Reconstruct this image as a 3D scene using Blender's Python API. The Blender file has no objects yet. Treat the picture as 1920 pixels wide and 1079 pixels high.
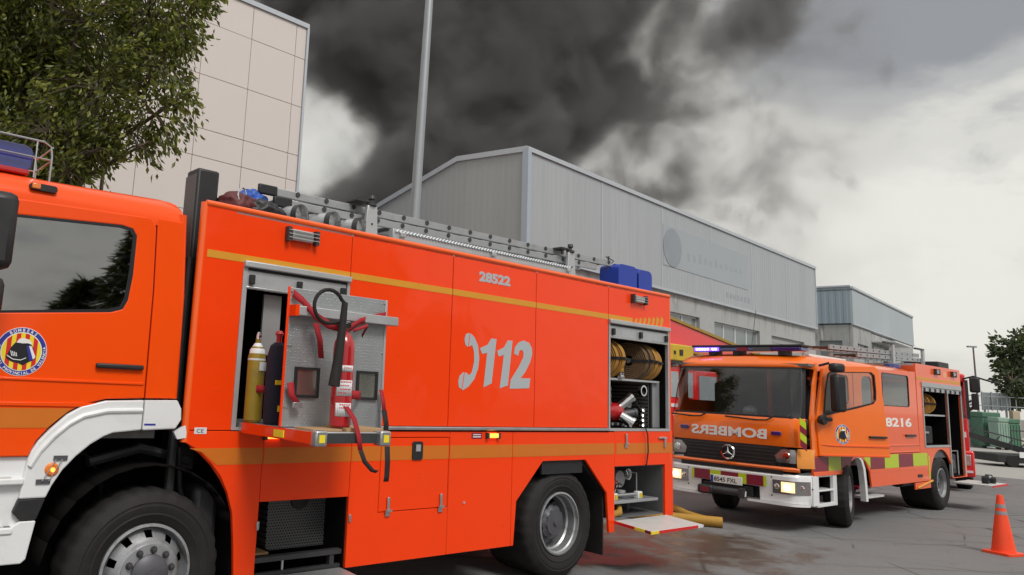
import bpy, bmesh, math, random
from mathutils import Vector, Matrix, noise
from mathutils.geometry import tessellate_polygon
R = math.radians
random.seed(7)
scene = bpy.context.scene
COL = scene.collection

# ------------------------------------------------------------------ camera
CX, CY, FPX, W0, H0 = 724.0, 498.0, 1422.0, 1920.0, 1079.0
PITCH, ROLL, CH = R(9.03), R(2.88), 1.768
fw = Vector((0, math.cos(PITCH), math.sin(PITCH)))
up0 = Vector((0, -math.sin(PITCH), math.cos(PITCH)))
rt0 = Vector((1, 0, 0))
RT = rt0*math.cos(ROLL) + up0*math.sin(ROLL)
UP = -rt0*math.sin(ROLL) + up0*math.cos(ROLL)
cd = bpy.data.cameras.new('camera'); cam = bpy.data.objects.new('camera', cd); COL.objects.link(cam)
cam.matrix_world = Matrix(((RT.x, UP.x, -fw.x, 0), (RT.y, UP.y, -fw.y, 0), (RT.z, UP.z, -fw.z, CH), (0, 0, 0, 1)))
cd.sensor_width = 36; cd.lens = 36*FPX/W0
cd.shift_x = (W0/2-CX)/W0; cd.shift_y = (CY-H0/2)/W0
cd.clip_start = 0.05; cd.clip_end = 2000
scene.camera = cam
def pdir(x, y):
    return ((x-CX)*RT + (CY-y)*UP + FPX*fw).normalized()

# ------------------------------------------------------------------ exposure
scene.view_settings.view_transform = 'Standard'
scene.view_settings.look = 'None'
scene.view_settings.gamma = 1
scene.view_settings.use_curve_mapping = False
scene.view_settings.exposure = 0.5
scene.cycles.volume_bounces = 1
scene.cycles.volume_step_rate = 1.0
scene.cycles.transparent_max_bounces = 24
scene.cycles.max_bounces = 8
scene.cycles.diffuse_bounces = 3
scene.cycles.sample_clamp_indirect = 6

# ------------------------------------------------------------------ node helper
class NT:
    def __init__(s, tree):
        s.t = tree; s.n = tree.nodes; s.l = tree.links
        s.n.clear()
    def add(s, typ, ins=None, **kw):
        nd = s.n.new(typ)
        for k, v in kw.items():
            setattr(nd, k, v)
        for k, v in (ins or {}).items():
            if isinstance(v, bpy.types.NodeSocket):
                s.l.new(v, nd.inputs[k])
            else:
                nd.inputs[k].default_value = v
        return nd
    def math(s, op, a, b=0.0, c=0.0, clamp=False):
        nd = s.add('ShaderNodeMath', {0: a, 1: b, 2: c}, operation=op); nd.use_clamp = clamp
        return nd.outputs[0]
    def mix(s, f, a, b, blend='MIX'):
        nd = s.n.new('ShaderNodeMix'); nd.data_type = 'RGBA'; nd.blend_type = blend
        for k, v in ((0, f), (6, a), (7, b)):
            if isinstance(v, bpy.types.NodeSocket): s.l.new(v, nd.inputs[k])
            else: nd.inputs[k].default_value = v if k == 0 else (tuple(v)+(1,) if len(v) == 3 else v)
        return nd.outputs[2]
    def rng(s, v, a, b, c=0.0, d=1.0, smooth=True):
        nd = s.add('ShaderNodeMapRange', {0: v, 1: a, 2: b, 3: c, 4: d})
        nd.interpolation_type = 'SMOOTHSTEP' if smooth else 'LINEAR'
        return nd.outputs[0]
    def noise(s, vec, scale, detail=4, rough=.55, dist=0):
        nd = s.add('ShaderNodeTexNoise', {'Scale': scale, 'Detail': detail, 'Roughness': rough, 'Distortion': dist})
        if vec is not None: s.l.new(vec, nd.inputs['Vector'])
        return nd.outputs[0]

# ------------------------------------------------------------------ world: overcast sky with broken cloud
SUN_EL, SUN_AZ = R(50), R(150)        # azimuth clockwise from +Y: behind the camera, to the right
world = bpy.data.worlds.new('World'); scene.world = world; world.use_nodes = True
w = NT(world.node_tree)
sky = w.add('ShaderNodeTexSky', sky_type='NISHITA', sun_disc=False, sun_elevation=SUN_EL, sun_rotation=SUN_AZ, air_density=1.0, dust_density=3.0)
tc = w.add('ShaderNodeTexCoord').outputs['Generated']
sp = w.add('ShaderNodeSeparateXYZ', {0: tc})
hz = w.math('MAXIMUM', sp.outputs[2], 0.0)
inv = w.math('ADD', hz, 0.28)
pl = w.add('ShaderNodeCombineXYZ', {0: w.math('DIVIDE', sp.outputs[0], inv), 1: w.math('DIVIDE', sp.outputs[1], inv), 2: 0.0}).outputs[0]
n1 = w.noise(pl, 1.35, 7, .52, .35)
n2 = w.noise(pl, 3.6, 6, .55, .2)
nn = w.math('ADD', w.math('MULTIPLY', n1, .66), w.math('MULTIPLY', n2, .34))
def blob(px, py, r0, r1, amt):
    d = pdir(px, py)
    dist = w.add('ShaderNodeVectorMath', {0: tc, 1: tuple(d)}, operation='DISTANCE').outputs['Value']
    wob = w.math('ADD', dist, w.math('MULTIPLY', w.math('SUBTRACT', n2, .5), .35))
    return w.math('MULTIPLY', w.rng(wob, r0, r1, 1, 0), amt)
mask = nn
for args in ((1640, 90, .04, .24, -.17), (1480, 40, .02, .15, -.08), (1860, 40, .02, .2, -.10), (1700, 410, .02, .10, -.05), (1330, 260, .03, .26, .13), (1800, 300, .04, .28, .09), (600, 280, .02, .14, .10), (1750, 560, .05, .34, .16)):
    mask = w.math('ADD', mask, blob(*args))
ramp = w.add('ShaderNodeValToRGB', {0: mask})
cr = ramp.color_ramp; cr.interpolation = 'EASE'
cr.elements[0].position = .26; cr.elements[0].color = (.262, .268, .278, 1)
cr.elements[1].position = .70; cr.elements[1].color = (.70, .685, .63, 1)
e = cr.elements.new(.42); e.color = (.42, .418, .408, 1)
e = cr.elements.new(.54); e.color = (.60, .59, .545, 1)
zen = w.rng(sp.outputs[2], .45, .95, 8.7, 12.5)      # an overcast sky is brighter towards the zenith
ccol = w.add('ShaderNodeVectorMath', {0: ramp.outputs[0], 1: (1, 1, 1), 3: zen}, operation='SCALE').outputs[0]
final = w.mix(.93, sky.outputs[0], ccol)
bg = w.add('ShaderNodeBackground', {'Color': final, 'Strength': 0.1})
w.l.new(bg.outputs[0], w.add('ShaderNodeOutputWorld').inputs[0])

sl = bpy.data.lights.new('sun', 'SUN'); sl.energy = 1.5; sl.angle = R(18); sl.color = (1, .97, .93)
so = bpy.data.objects.new('sun', sl); COL.objects.link(so)
sd = Vector((math.sin(SUN_AZ)*math.cos(SUN_EL), math.cos(SUN_AZ)*math.cos(SUN_EL), math.sin(SUN_EL)))
so.rotation_euler = sd.to_track_quat('Z', 'Y').to_euler(); so.location = (0, 0, 30)

# ------------------------------------------------------------------ materials
MATS = {}
def pmat(name, col, rough=.5, metal=0.0, coat=0.0, var=.12, nscale=6.0, bump=0.0, bscale=60.0, dirt=0.0, dirtcol=(.09, .075, .06), spec=.5, emit=None, estr=0.0, coat_rough=.06, ripple=0.0, scuff=0.0):
    m = bpy.data.materials.new(name); m.use_nodes = True; t = NT(m.node_tree)
    co = t.add('ShaderNodeTexCoord').outputs['Object']
    nz = t.noise(co, nscale, 6, .65)
    dark = tuple(c*(1-var) for c in col); lite = tuple(min(1, c*(1+var*.6)) for c in col)
    c = t.mix(nz, dark, lite)
    if dirt:
        nd = t.noise(co, nscale*.45+1.3, 7, .7, .4)
        c = t.mix(t.math('MULTIPLY', t.rng(nd, .48, .72), dirt), c, dirtcol)
    rr = t.math('ADD', t.math('MULTIPLY', t.math('SUBTRACT', nz, .5), .18), rough, clamp=True)
    b = t.add('ShaderNodeBsdfPrincipled', {'Base Color': c, 'Roughness': rr, 'Metallic': metal, 'Coat Weight': coat, 'Coat Roughness': coat_rough, 'Specular IOR Level': spec})
    if emit: b.inputs['Emission Color'].default_value = (*emit, 1); b.inputs['Emission Strength'].default_value = estr
    if bump:
        bn = t.noise(co, bscale, 4, .6)
        bp = t.add('ShaderNodeBump', {'Height': bn, 'Strength': bump, 'Distance': .01})
        t.l.new(bp.outputs[0], b.inputs['Normal'])
    if ripple:
        bp = t.add('ShaderNodeBump', {'Height': t.noise(co, 2.3, 2, .5), 'Strength': ripple, 'Distance': .03})
        t.l.new(bp.outputs[0], b.inputs['Normal']); t.l.new(bp.outputs[0], b.inputs['Coat Normal'])
    if scuff:
        mp = t.add('ShaderNodeMapping', {'Vector': co, 'Scale': (1.2, 1.2, 9)}).outputs[0]
        sc_ = t.rng(t.noise(mp, 3.0, 8, .75, .3), .60, .72)
        c2 = t.mix(t.math('MULTIPLY', sc_, scuff), c, (.30, .06, .03))
        t.l.new(c2, b.inputs['Base Color'])
    t.l.new(b.outputs[0], t.add('ShaderNodeOutputMaterial').inputs[0])
    MATS[name] = m
    return m
def glassmat(name, tint, rough=.02, ior=1.5):
    m = bpy.data.materials.new(name); m.use_nodes = True; t = NT(m.node_tree)
    tr = t.add('ShaderNodeBsdfTransparent', {'Color': (*tint, 1)})
    gl = t.add('ShaderNodeBsdfGlossy', {'Color': (1, 1, 1, 1), 'Roughness': rough})
    f0 = ((ior-1)/(ior+1))**2
    fc = t.add('ShaderNodeLayerWeight', {'Blend': .5}).outputs['Facing']
    fr = t.math('ADD', f0, t.math('MULTIPLY', t.math('POWER', fc, 5.0), 1-f0))
    mx = t.add('ShaderNodeMixShader', {0: fr, 1: tr.outputs[0], 2: gl.outputs[0]})
    t.l.new(mx.outputs[0], t.add('ShaderNodeOutputMaterial').inputs[0])
    MATS[name] = m
    return m
def treadmat(name, col, scale=26.0, rough=.38, metal=.75):
    """aluminium chequer plate: raised lozenges in two directions"""
    m = bpy.data.materials.new(name); m.use_nodes = True; t = NT(m.node_tree)
    co = t.add('ShaderNodeTexCoord').outputs['Object']
    v = t.add('ShaderNodeTexVoronoi', {'Vector': co, 'Scale': scale, 'Randomness': .25})
    h = t.rng(v.outputs['Distance'], .12, .34, 1, 0)
    nz = t.noise(co, 5, 5, .6)
    c = t.mix(nz, tuple(x*.72 for x in col), col)
    b = t.add('ShaderNodeBsdfPrincipled', {'Base Color': c, 'Roughness': rough, 'Metallic': metal})
    bp = t.add('ShaderNodeBump', {'Height': h, 'Strength': .55, 'Distance': .004})
    t.l.new(bp.outputs[0], b.inputs['Normal'])
    t.l.new(b.outputs[0], t.add('ShaderNodeOutputMaterial').inputs[0])
    MATS[name] = m
    return m
pmat('red_paint', (.95, .054, .002), .32, coat=.42, var=.04, nscale=1.2, dirt=.03, coat_rough=.07, spec=.18, ripple=.22, scuff=.35)
pmat('cab_paint', (.95, .080, .002), .32, coat=.38, var=.04, nscale=1.2, dirt=.03, spec=.18)
pmat('orange_paint', (.95, .170, .006), .34, coat=.7, var=.05, nscale=1.2, dirt=.05, spec=.5)
pmat('orange_edge', (.95, .12, .010), .3, coat=.5, var=.05)
pmat('coral_paint', (.94, .115, .012), .32, coat=.6, var=.05, dirt=.05)
pmat('fire_red', (.72, .012, .018), .3, coat=.7, var=.06)
pmat('extinguisher_red', (.42, .008, .012), .25, coat=.6, var=.1)
pmat('ochre_stripe', (.62, .16, .012), .4, var=.08)
pmat('gold_stripe', (.68, .30, .02), .4, var=.08)
pmat('grey_print', (.42, .45, .47), .35, var=.05)
pmat('white_paint', (.78, .79, .80), .35, coat=.4, var=.05, dirt=.18, dirtcol=(.42, .40, .36))
pmat('white_print', (.82, .82, .80), .4, var=.03)
pmat('black_print', (.012, .012, .016), .4, var=.1)
pmat('blue_print', (.03, .035, .32), .4, var=.06)
pmat('yellow_print', (.86, .68, .03), .4, var=.05)
pmat('red_print', (.66, .02, .02), .4, var=.05)
pmat('maroon_panel', (.22, .014, .035), .35, var=.08)
pmat('lime_panel', (.48, .60, .02), .35, var=.06)
pmat('black_plastic', (.016, .016, .018), .5, var=.25, dirt=.12)
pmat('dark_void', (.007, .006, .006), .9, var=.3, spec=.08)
pmat('rubber', (.020, .018, .018), .72, var=.3, nscale=9, bump=.25, bscale=90, dirt=.25, dirtcol=(.05, .042, .036), spec=.3)
pmat('steel', (.56, .57, .58), .33, metal=.85, var=.15, nscale=9, dirt=.2)
pmat('ladder_alu', (.38, .39, .40), .45, metal=.4, var=.2, nscale=9, dirt=.4, dirtcol=(.12, .11, .10))
pmat('wheel_steel', (.46, .47, .49), .42, metal=.7, var=.3, nscale=14, dirt=.6, dirtcol=(.11, .09, .075))
pmat('alu', (.50, .51, .52), .42, metal=.45, var=.12, nscale=7, dirt=.25, dirtcol=(.20, .19, .18))
pmat('chrome', (.75, .75, .76), .12, metal=1, var=.05)
pmat('dark_metal', (.07, .07, .075), .5, metal=.5, var=.3, dirt=.3)
pmat('hub_grey', (.10, .10, .115), .5, metal=.3, var=.25, dirt=.4)
pmat('locker_grey', (.16, .165, .17), .5, metal=.3, var=.2, dirt=.2)
treadmat('tread_plate', (.46, .48, .49), scale=48, metal=.55, rough=.42)
treadmat('tread_plate_light', (.74, .74, .72), scale=30, metal=.3, rough=.5)
glassmat('cab_glass', (.10, .11, .12), ior=3.2)
glassmat('clear_glass', (.80, .82, .82), ior=1.6)
glassmat('screen_glass', (.62, .64, .66), ior=1.8)
pmat('lamp_lens', (.55, .56, .56), .12, metal=.6, var=.2, nscale=40)
pmat('head_lens', (.42, .40, .40), .1, metal=.7, var=.4, nscale=30)
pmat('lamp_warm', (1, .75, .4), .3, emit=(1, .60, .32), estr=.75, var=0)
pmat('lamp_core', (1, .9, .7), .3, emit=(1, .84, .55), estr=2.4, var=0)
pmat('amber', (.85, .20, .01), .2, coat=1, var=.25, nscale=40)
pmat('amber_lit', (.9, .3, .03), .3, emit=(1, .36, .05), estr=1.6, var=0)
pmat('blue_lens', (.012, .018, .20), .12, coat=1, var=.5, nscale=14, spec=.8)
pmat('blue_lit', (.1, .1, 1), .3, emit=(.13, .05, 1), estr=3.2, var=0)
pmat('led_white', (.8, .8, 1), .3, emit=(.75, .8, 1), estr=5, var=0)
pmat('jerry_blue', (.010, .040, .34), .38, var=.15, bump=.15, bscale=30)
pmat('bottle_yellow', (.30, .20, .010), .45, var=.25, nscale=12, dirt=.5)
pmat('yellow_gear', (.58, .42, .02), .45, var=.15, dirt=.3)
pmat('navy_cloth', (.012, .012, .028), .85, var=.3, bump=.4, bscale=70)
pmat('red_strap', (.36, .008, .016), .75, var=.2, bump=.3, bscale=200)
pmat('black_strap', (.014, .010, .012), .8, var=.3, bump=.3, bscale=200)
pmat('hose_ochre', (.40, .20, .035), .75, var=.25, nscale=16, bump=.3, bscale=120, dirt=.25)
pmat('hose_brown', (.15, .085, .04), .8, var=.25, nscale=16, bump=.3, bscale=120, dirt=.25)
pmat('hose_yellow', (.44, .24, .03), .7, var=.2, nscale=9, bump=.3, bscale=80, dirt=.35, dirtcol=(.16, .09, .04))
pmat('tarp_blue', (.02, .09, .42), .45, var=.3, bump=.5, bscale=25)
pmat('tarp_maroon', (.11, .02, .02), .6, var=.3, bump=.5, bscale=25)
pmat('wood', (.42, .26, .13), .7, var=.25, nscale=14)
pmat('label_white', (.70, .72, .74), .5, var=.1, nscale=30)
pmat('mirror_pale', (.55, .56, .50), .15, metal=.9, var=.25, nscale=3)
pmat('cone_orange', (.92, .07, .015), .45, var=.08, dirt=.25, dirtcol=(.3, .08, .04))
pmat('cone_grey', (.30, .27, .27), .5, var=.1)
pmat('pole_grey', (.34, .36, .38), .45, metal=.5, var=.1, nscale=3)
pmat('bark', (.10, .075, .055), .9, var=.4, nscale=12, bump=.8, bscale=30)
pmat('container_green', (.07, .17, .11), .55, var=.2, dirt=.3)
pmat('container_pale', (.26, .38, .31), .55, var=.2, dirt=.3)
pmat('tan_post', (.42, .34, .24), .7, var=.15)
pmat('wall_white', (.55, .58, .60), .7, var=.1, dirt=.2)
pmat('sign_back', (.24, .27, .28), .5, metal=.3, var=.1)
pmat('seat_dark', (.02, .02, .024), .8, var=.3)
pmat('cabin_grey', (.16, .155, .15), .7, var=.3)
pmat('window_pale', (.34, .40, .42), .25, var=.15, nscale=2, spec=.6)
pmat('frame_alu', (.62, .63, .64), .4, metal=.2, var=.08)
pmat('apricot_indicator', (.88, .33, .06), .3, coat=.6, var=.1)

# ------------------------------------------------------------------ mesh builder
class MB:
    def __init__(s): s.v = []; s.f = []
    def add(s, vs, fs):
        o = len(s.v); s.v += [tuple(v) for v in vs]; s.f += [tuple(i+o for i in f) for f in fs]; return s
    def box(s, x0, x1, y0, y1, z0, z1):
        vs = [(x0,y0,z0),(x1,y0,z0),(x1,y1,z0),(x0,y1,z0),(x0,y0,z1),(x1,y0,z1),(x1,y1,z1),(x0,y1,z1)]
        return s.add(vs, [(0,3,2,1),(4,5,6,7),(0,1,5,4),(1,2,6,5),(2,3,7,6),(3,0,4,7)])
    def plate(s, outer, holes, y0, y1, axis='y', ang=None):
        """polygon (a,b) with holes, extruded; axis 'y': a=x b=z, 'x': a=y b=z, 'z': a=x b=y"""
        loops = [outer]+list(holes)
        flat = [p for l in loops for p in l]
        tris = tessellate_polygon([[Vector((p[0], p[1], 0)) for p in l] for l in loops])
        def P(p, d):
            return (p[0], d, p[1]) if axis == 'y' else ((d, p[0], p[1]) if axis == 'x' else (p[0], p[1], d))
        n = len(flat); vs = [P(p, y0) for p in flat]+[P(p, y1) for p in flat]; fs = []
        for a, b, c in tris:
            fs.append((a, b, c)); fs.append((c+n, b+n, a+n))
        o = 0
        for l in loops:
            k = len(l)
            for i in range(k):
                a, b = o+i, o+(i+1) % k
                fs.append((a, b, b+n, a+n))
            o += k
        return s.add(vs, fs)
    def tube(s, pts, r, n=8, cap=True, r1=None):
        pts = [Vector(p) for p in pts]; m = len(pts); rings = []
        prev = None
        for i, p in enumerate(pts):
            d = (pts[min(i+1, m-1)]-pts[max(i-1, 0)]).normalized()
            if prev is None:
                a = d.orthogonal().normalized()
            else:
                a = (prev - d*prev.dot(d)).normalized()
            prev = a; b = d.cross(a)
            rr = r if r1 is None else r+(r1-r)*i/(m-1)
            rings.append([p+(a*math.cos(t)+b*math.sin(t))*rr for t in [2*math.pi*k/n for k in range(n)]])
        vs = [v for rg in rings for v in rg]; fs = []
        for i in range(m-1):
            for k in range(n):
                fs.append((i*n+k, i*n+(k+1) % n, (i+1)*n+(k+1) % n, (i+1)*n+k))
        if cap: fs += [tuple(range(n))[::-1], tuple((m-1)*n+k for k in range(n))]
        return s.add(vs, fs)
    def lathe(s, prof, c, axis='y', n=48, skip=None, rad=None):
        """prof: list of (r, d) along axis"""
        c = Vector(c); vs = []; fs = []
        for j, (r, d) in enumerate(prof):
            for k in range(n):
                t = 2*math.pi*k/n
                rr = r*(rad(j, k) if rad else 1)
                u, v = rr*math.cos(t), rr*math.sin(t)
                vs.append(c+Vector((u, d, v) if axis == 'y' else ((d, u, v) if axis == 'x' else (u, v, d))))
        for j in range(len(prof)-1):
            for k in range(n):
                if skip and skip(j, k): continue
                fs.append((j*n+k, j*n+(k+1) % n, (j+1)*n+(k+1) % n, (j+1)*n+k))
        return s.add(vs, fs)
    def ribbon(s, pts, wv, t=.004):
        """flat strap through pts; wv = half width vector"""
        wv = Vector(wv); vs = []; fs = []
        for p in pts:
            p = Vector(p); vs += [p-wv, p+wv]
        k = len(pts)
        for i in range(k-1): fs.append((2*i, 2*i+1, 2*i+3, 2*i+2))
        return s.add(vs, fs)
    def build(s, name, mat, parent=None, bevel=0.0, smooth=True, solid=0.0, seg=2, loc=None, rot=None):
        me = bpy.data.meshes.new(name); me.from_pydata(s.v, [], s.f); me.materials.append(MATS[mat] if isinstance(mat, str) else mat)
        bm = bmesh.new(); bm.from_mesh(me); bmesh.ops.recalc_face_normals(bm, faces=bm.faces); bm.to_mesh(me); bm.free()
        if smooth:
            for p in me.polygons: p.use_smooth = True
            me.set_sharp_from_angle(angle=R(32))
        o = bpy.data.objects.new(name, me); COL.objects.link(o)
        if parent: o.parent = parent
        if solid: md = o.modifiers.new('s', 'SOLIDIFY'); md.thickness = solid; md.offset = 0
        if bevel: md = o.modifiers.new('b', 'BEVEL'); md.width = bevel; md.segments = seg; md.limit_method = 'ANGLE'; md.angle_limit = R(40)
        if loc: o.location = loc
        if rot: o.rotation_euler = rot
        return o
def B(*a): return MB().box(*a)
def tag(o, label=None, cat=None, group=None, kind=None):
    if label: o['label'] = label
    if cat: o['category'] = cat
    if group: o['group'] = group
    if kind: o['kind'] = kind
    return o
def empty(name, loc, rz=0, label=None, cat=None, group=None, rx=0):
    o = bpy.data.objects.new(name, None); COL.objects.link(o); o.location = loc; o.rotation_euler = (rx, 0, rz)
    return tag(o, label, cat, group)
def share(src, parent, name=None):
    c = src.copy(); COL.objects.link(c); c.parent = parent
    if name: c.name = name
    return c
def copy_tree(o, parent=None):
    c = o.copy(); COL.objects.link(c); c.parent = parent
    for ch in list(o.children): copy_tree(ch, c)
    return c
def text(name, body, size, mat, parent, loc, rot, ext=.0015, bold=.0, sx=1.0, align='LEFT', spacing=1.0):
    cu = bpy.data.curves.new(name, 'FONT'); cu.body = body; cu.size = size; cu.extrude = ext; cu.offset = bold; cu.align_x = align
    cu.resolution_u = 3; cu.space_character = spacing
    t = bpy.data.objects.new(name+'_tmp', cu); COL.objects.link(t)
    dg = bpy.context.evaluated_depsgraph_get(); dg.update()
    me = bpy.data.meshes.new_from_object(t.evaluated_get(dg)); bpy.data.objects.remove(t)
    me.materials.clear(); me.materials.append(MATS[mat])
    o = bpy.data.objects.new(name, me); COL.objects.link(o); o.parent = parent
    o.location = loc; o.rotation_euler = rot; o.scale = (sx, 1, 1)
    return o
def rect(x0, x1, z0, z1): return [(x0, z0), (x1, z0), (x1, z1), (x0, z1)]
def rrect(x0, x1, z0, z1, r=.03, n=4):
    o = []
    for cx, cz, a in ((x1-r, z0+r, -90), (x1-r, z1-r, 0), (x0+r, z1-r, 90), (x0+r, z0+r, 180)):
        for k in range(n+1):
            t = R(a+90*k/n); o.append((cx+r*math.cos(t), cz+r*math.sin(t)))
    return o
def circ(cx, cz, r, n=32, a0=0, a1=360):
    return [(cx+r*math.cos(R(a0+(a1-a0)*k/n)), cz+r*math.sin(R(a0+(a1-a0)*k/n))) for k in range(n)]

T1 = R(38.38); N1 = Vector((-math.sin(T1), math.cos(T1), 0)); D1 = Vector((math.cos(T1), math.sin(T1), 0))
O1 = N1*4.88
T2 = R(38.5); N2 = Vector((-math.sin(T2), math.cos(T2), 0)); D2 = Vector((math.cos(T2), math.sin(T2), 0))
O2 = Vector((7.12, 11.8, 0))
def w1(x, y, z=0): return O1+D1*x+N1*y+Vector((0, 0, z))
def w2(x, y, z=0): return O2+D2*x+N2*y+Vector((0, 0, z))
# ------------------------------------------------------------------ ground
def ground_mat():
    m = bpy.data.materials.new('asphalt'); m.use_nodes = True; t = NT(m.node_tree)
    co = t.add('ShaderNodeTexCoord').outputs['Object']
    fine = t.noise(co, 95, 3, .7); mid = t.noise(co, 7, 6, .65); big = t.noise(co, .55, 5, .6, .3)
    vor = t.add('ShaderNodeTexVoronoi', {'Vector': co, 'Scale': 140.0})
    base = t.mix(big, (.102, .105, .112), (.168, .170, .174))
    base = t.mix(t.math('MULTIPLY', t.rng(fine, .42, .68), .85), base, (.26, .25, .24))
    base = t.mix(t.math('MULTIPLY', t.rng(mid, .55, .75), .4), base, (.030, .030, .031))
    # long tyre streaks running with the street
    mp = t.add('ShaderNodeMapping', {'Vector': co, 'Rotation': (0, 0, -T1), 'Scale': (.12, 2.6, 1)}).outputs[0]
    st = t.noise(mp, 1.4, 4, .6)
    base = t.mix(t.math('MULTIPLY', t.rng(st, .56, .70), .45), base, (.030, .030, .032))
    # fine cracks
    vc = t.add('ShaderNodeTexVoronoi', {'Vector': co, 'Scale': .55}, feature='DISTANCE_TO_EDGE')
    ck = t.math('MULTIPLY', t.rng(vc.outputs['Distance'], 0.0, .012, 1, 0), t.rng(big, .42, .55))
    base = t.mix(t.math('MULTIPLY', ck, .8), base, (.018, .018, .018))
    # muddy run-off between the engines
    wc = w1(8.3, 1.3); d = t.add('ShaderNodeMapping', {'Vector': co, 'Location': (-wc.x, -wc.y, 0)}, vector_type='POINT').outputs[0]
    d = t.add('ShaderNodeMapping', {'Vector': d, 'Rotation': (0, 0, -T1+R(14)), 'Scale': (.27, .42, 1)}).outputs[0]
    ln = t.add('ShaderNodeVectorMath', {0: d}, operation='LENGTH').outputs['Value']
    edge = t.math('ADD', ln, t.math('MULTIPLY', t.math('SUBTRACT', t.noise(co, 1.1, 6, .65, .5), .5), 1.5))
    wet = t.rng(edge, .50, .85, 1, 0)
    puddle = t.math('MULTIPLY', wet, t.rng(t.noise(co, 1.7, 5, .6, .6), .42, .52))
    base = t.mix(t.math('MULTIPLY', wet, .62), base, (.095, .064, .046))
    base = t.mix(t.math('MULTIPLY', puddle, .6), base, (.055, .034, .022))
    rough = t.math('SUBTRACT', .88, t.math('MULTIPLY', wet, .38)); rough = t.math('SUBTRACT', rough, t.math('MULTIPLY', puddle, .20))
    hgt = t.math('ADD', t.math('MULTIPLY', fine, .6), t.math('MULTIPLY', vor.outputs['Distance'], .5))
    bp = t.add('ShaderNodeBump', {'Height': hgt, 'Strength': t.math('SUBTRACT', .75, t.math('MULTIPLY', puddle, .70)), 'Distance': .006})
    b = t.add('ShaderNodeBsdfPrincipled', {'Base Color': base, 'Roughness': rough, 'Normal': bp.outputs[0]})
    t.l.new(b.outputs[0], t.add('ShaderNodeOutputMaterial').inputs[0])
    MATS['asphalt'] = m
ground_mat()
pmat('concrete_yard', (.36, .345, .32), .85, var=.2, nscale=1.5, dirt=.3, dirtcol=(.2, .19, .17), bump=.2)
pmat('pavement_tile', (.27, .25, .23), .8, var=.2, nscale=3, dirt=.3)
tag(B(-700, 700, -700, 700, -.5, 0).build('road', 'asphalt', smooth=False), kind='structure')
# pale concrete yard beyond the second engine
y0 = Vector((19.0, 22.5, 0)); yd = Vector((math.cos(R(43)), math.sin(R(43)), 0)); yn = Vector((-yd.y, yd.x, 0))
def quad(name, pts, z0, z1, mat, **k):
    return tag(MB().plate([(p[0], p[1]) for p in pts], [], z0, z1, 'z').build(name, mat, smooth=False), kind='structure', **k)
ql = [y0-yn*9, y0+yd*60-yn*2, y0+yd*60+yn*30, y0+yn*2.5]
quad('yard', ql, -.01, .004, 'concrete_yard')
# kerb and pavement in front of the buildings, on the far side of the engines
def pave(a, b, n0, n1):
    return [w1(a, n0), w1(b, n0), w1(b, n1), w1(a, n1)]
quad('pavement', pave(-30, 14, 5.2, 9.5), -.01, .13, 'pavement_tile')
quad('kerb', pave(-30, 14, 5.02, 5.2), -.01, .135, 'concrete_yard')

# ------------------------------------------------------------------ sheet-metal and panel materials
def sheetmat(name, col, pitch, depth=.25, stain=.3, staincol=(.20, .20, .20), rough=.5, metal=.25, seam=True, coordrot=0):
    m = bpy.data.materials.new(name); m.use_nodes = True; t = NT(m.node_tree)
    co = t.add('ShaderNodeTexCoord').outputs['Object']; s = t.add('ShaderNodeSeparateXYZ', {0: co})
    x = s.outputs[0] if not coordrot else s.outputs[1]
    ph = t.math('FRACT', t.math('DIVIDE', x, pitch))
    tri = t.math('ABSOLUTE', t.math('SUBTRACT', ph, .5)); h = t.rng(tri, .16, .3, 0, 1)
    # panel to panel tone: same tone across one sheet
    sh = t.math('FLOOR', t.math('DIVIDE', x, pitch*5.0))
    wn = t.add('ShaderNodeTexWhiteNoise', {'W': sh}, noise_dimensions='1D').outputs['Value']
    mp = t.add('ShaderNodeMapping', {'Vector': co, 'Scale': (3.0, 3.0, .16)}).outputs[0]
    stv = t.noise(mp, 1.3, 6, .7)
    zz = s.outputs[2]
    c = t.mix(t.math('MULTIPLY', wn, .35), col, tuple(k*.86 for k in col))
    c = t.mix(t.math('MULTIPLY', t.rng(stv, .50, .72), stain), c, staincol)
    c = t.mix(t.math('MULTIPLY', t.rng(t.noise(mp, 3.1, 4, .6), .58, .7), stain*.6), c, tuple(min(1, k*1.35) for k in col))
    b = t.add('ShaderNodeBsdfPrincipled', {'Base Color': c, 'Roughness': rough, 'Metallic': metal})
    bp = t.add('ShaderNodeBump', {'Height': h, 'Strength': depth, 'Distance': .03})
    t.l.new(bp.outputs[0], b.inputs['Normal'])
    t.l.new(b.outputs[0], t.add('ShaderNodeOutputMaterial').inputs[0])
    MATS[name] = m
sheetmat('cladding', (.40, .425, .445), .24, .22, .35, (.25, .26, .27))
sheetmat('cladding_gable', (.39, .405, .41), .24, .10, .2, (.29, .295, .295), coordrot=1)
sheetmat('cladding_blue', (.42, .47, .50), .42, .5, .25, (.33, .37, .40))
sheetmat('cladding_blue_side', (.30, .37, .42), .42, .8, .25, (.24, .30, .34), coordrot=1)
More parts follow.
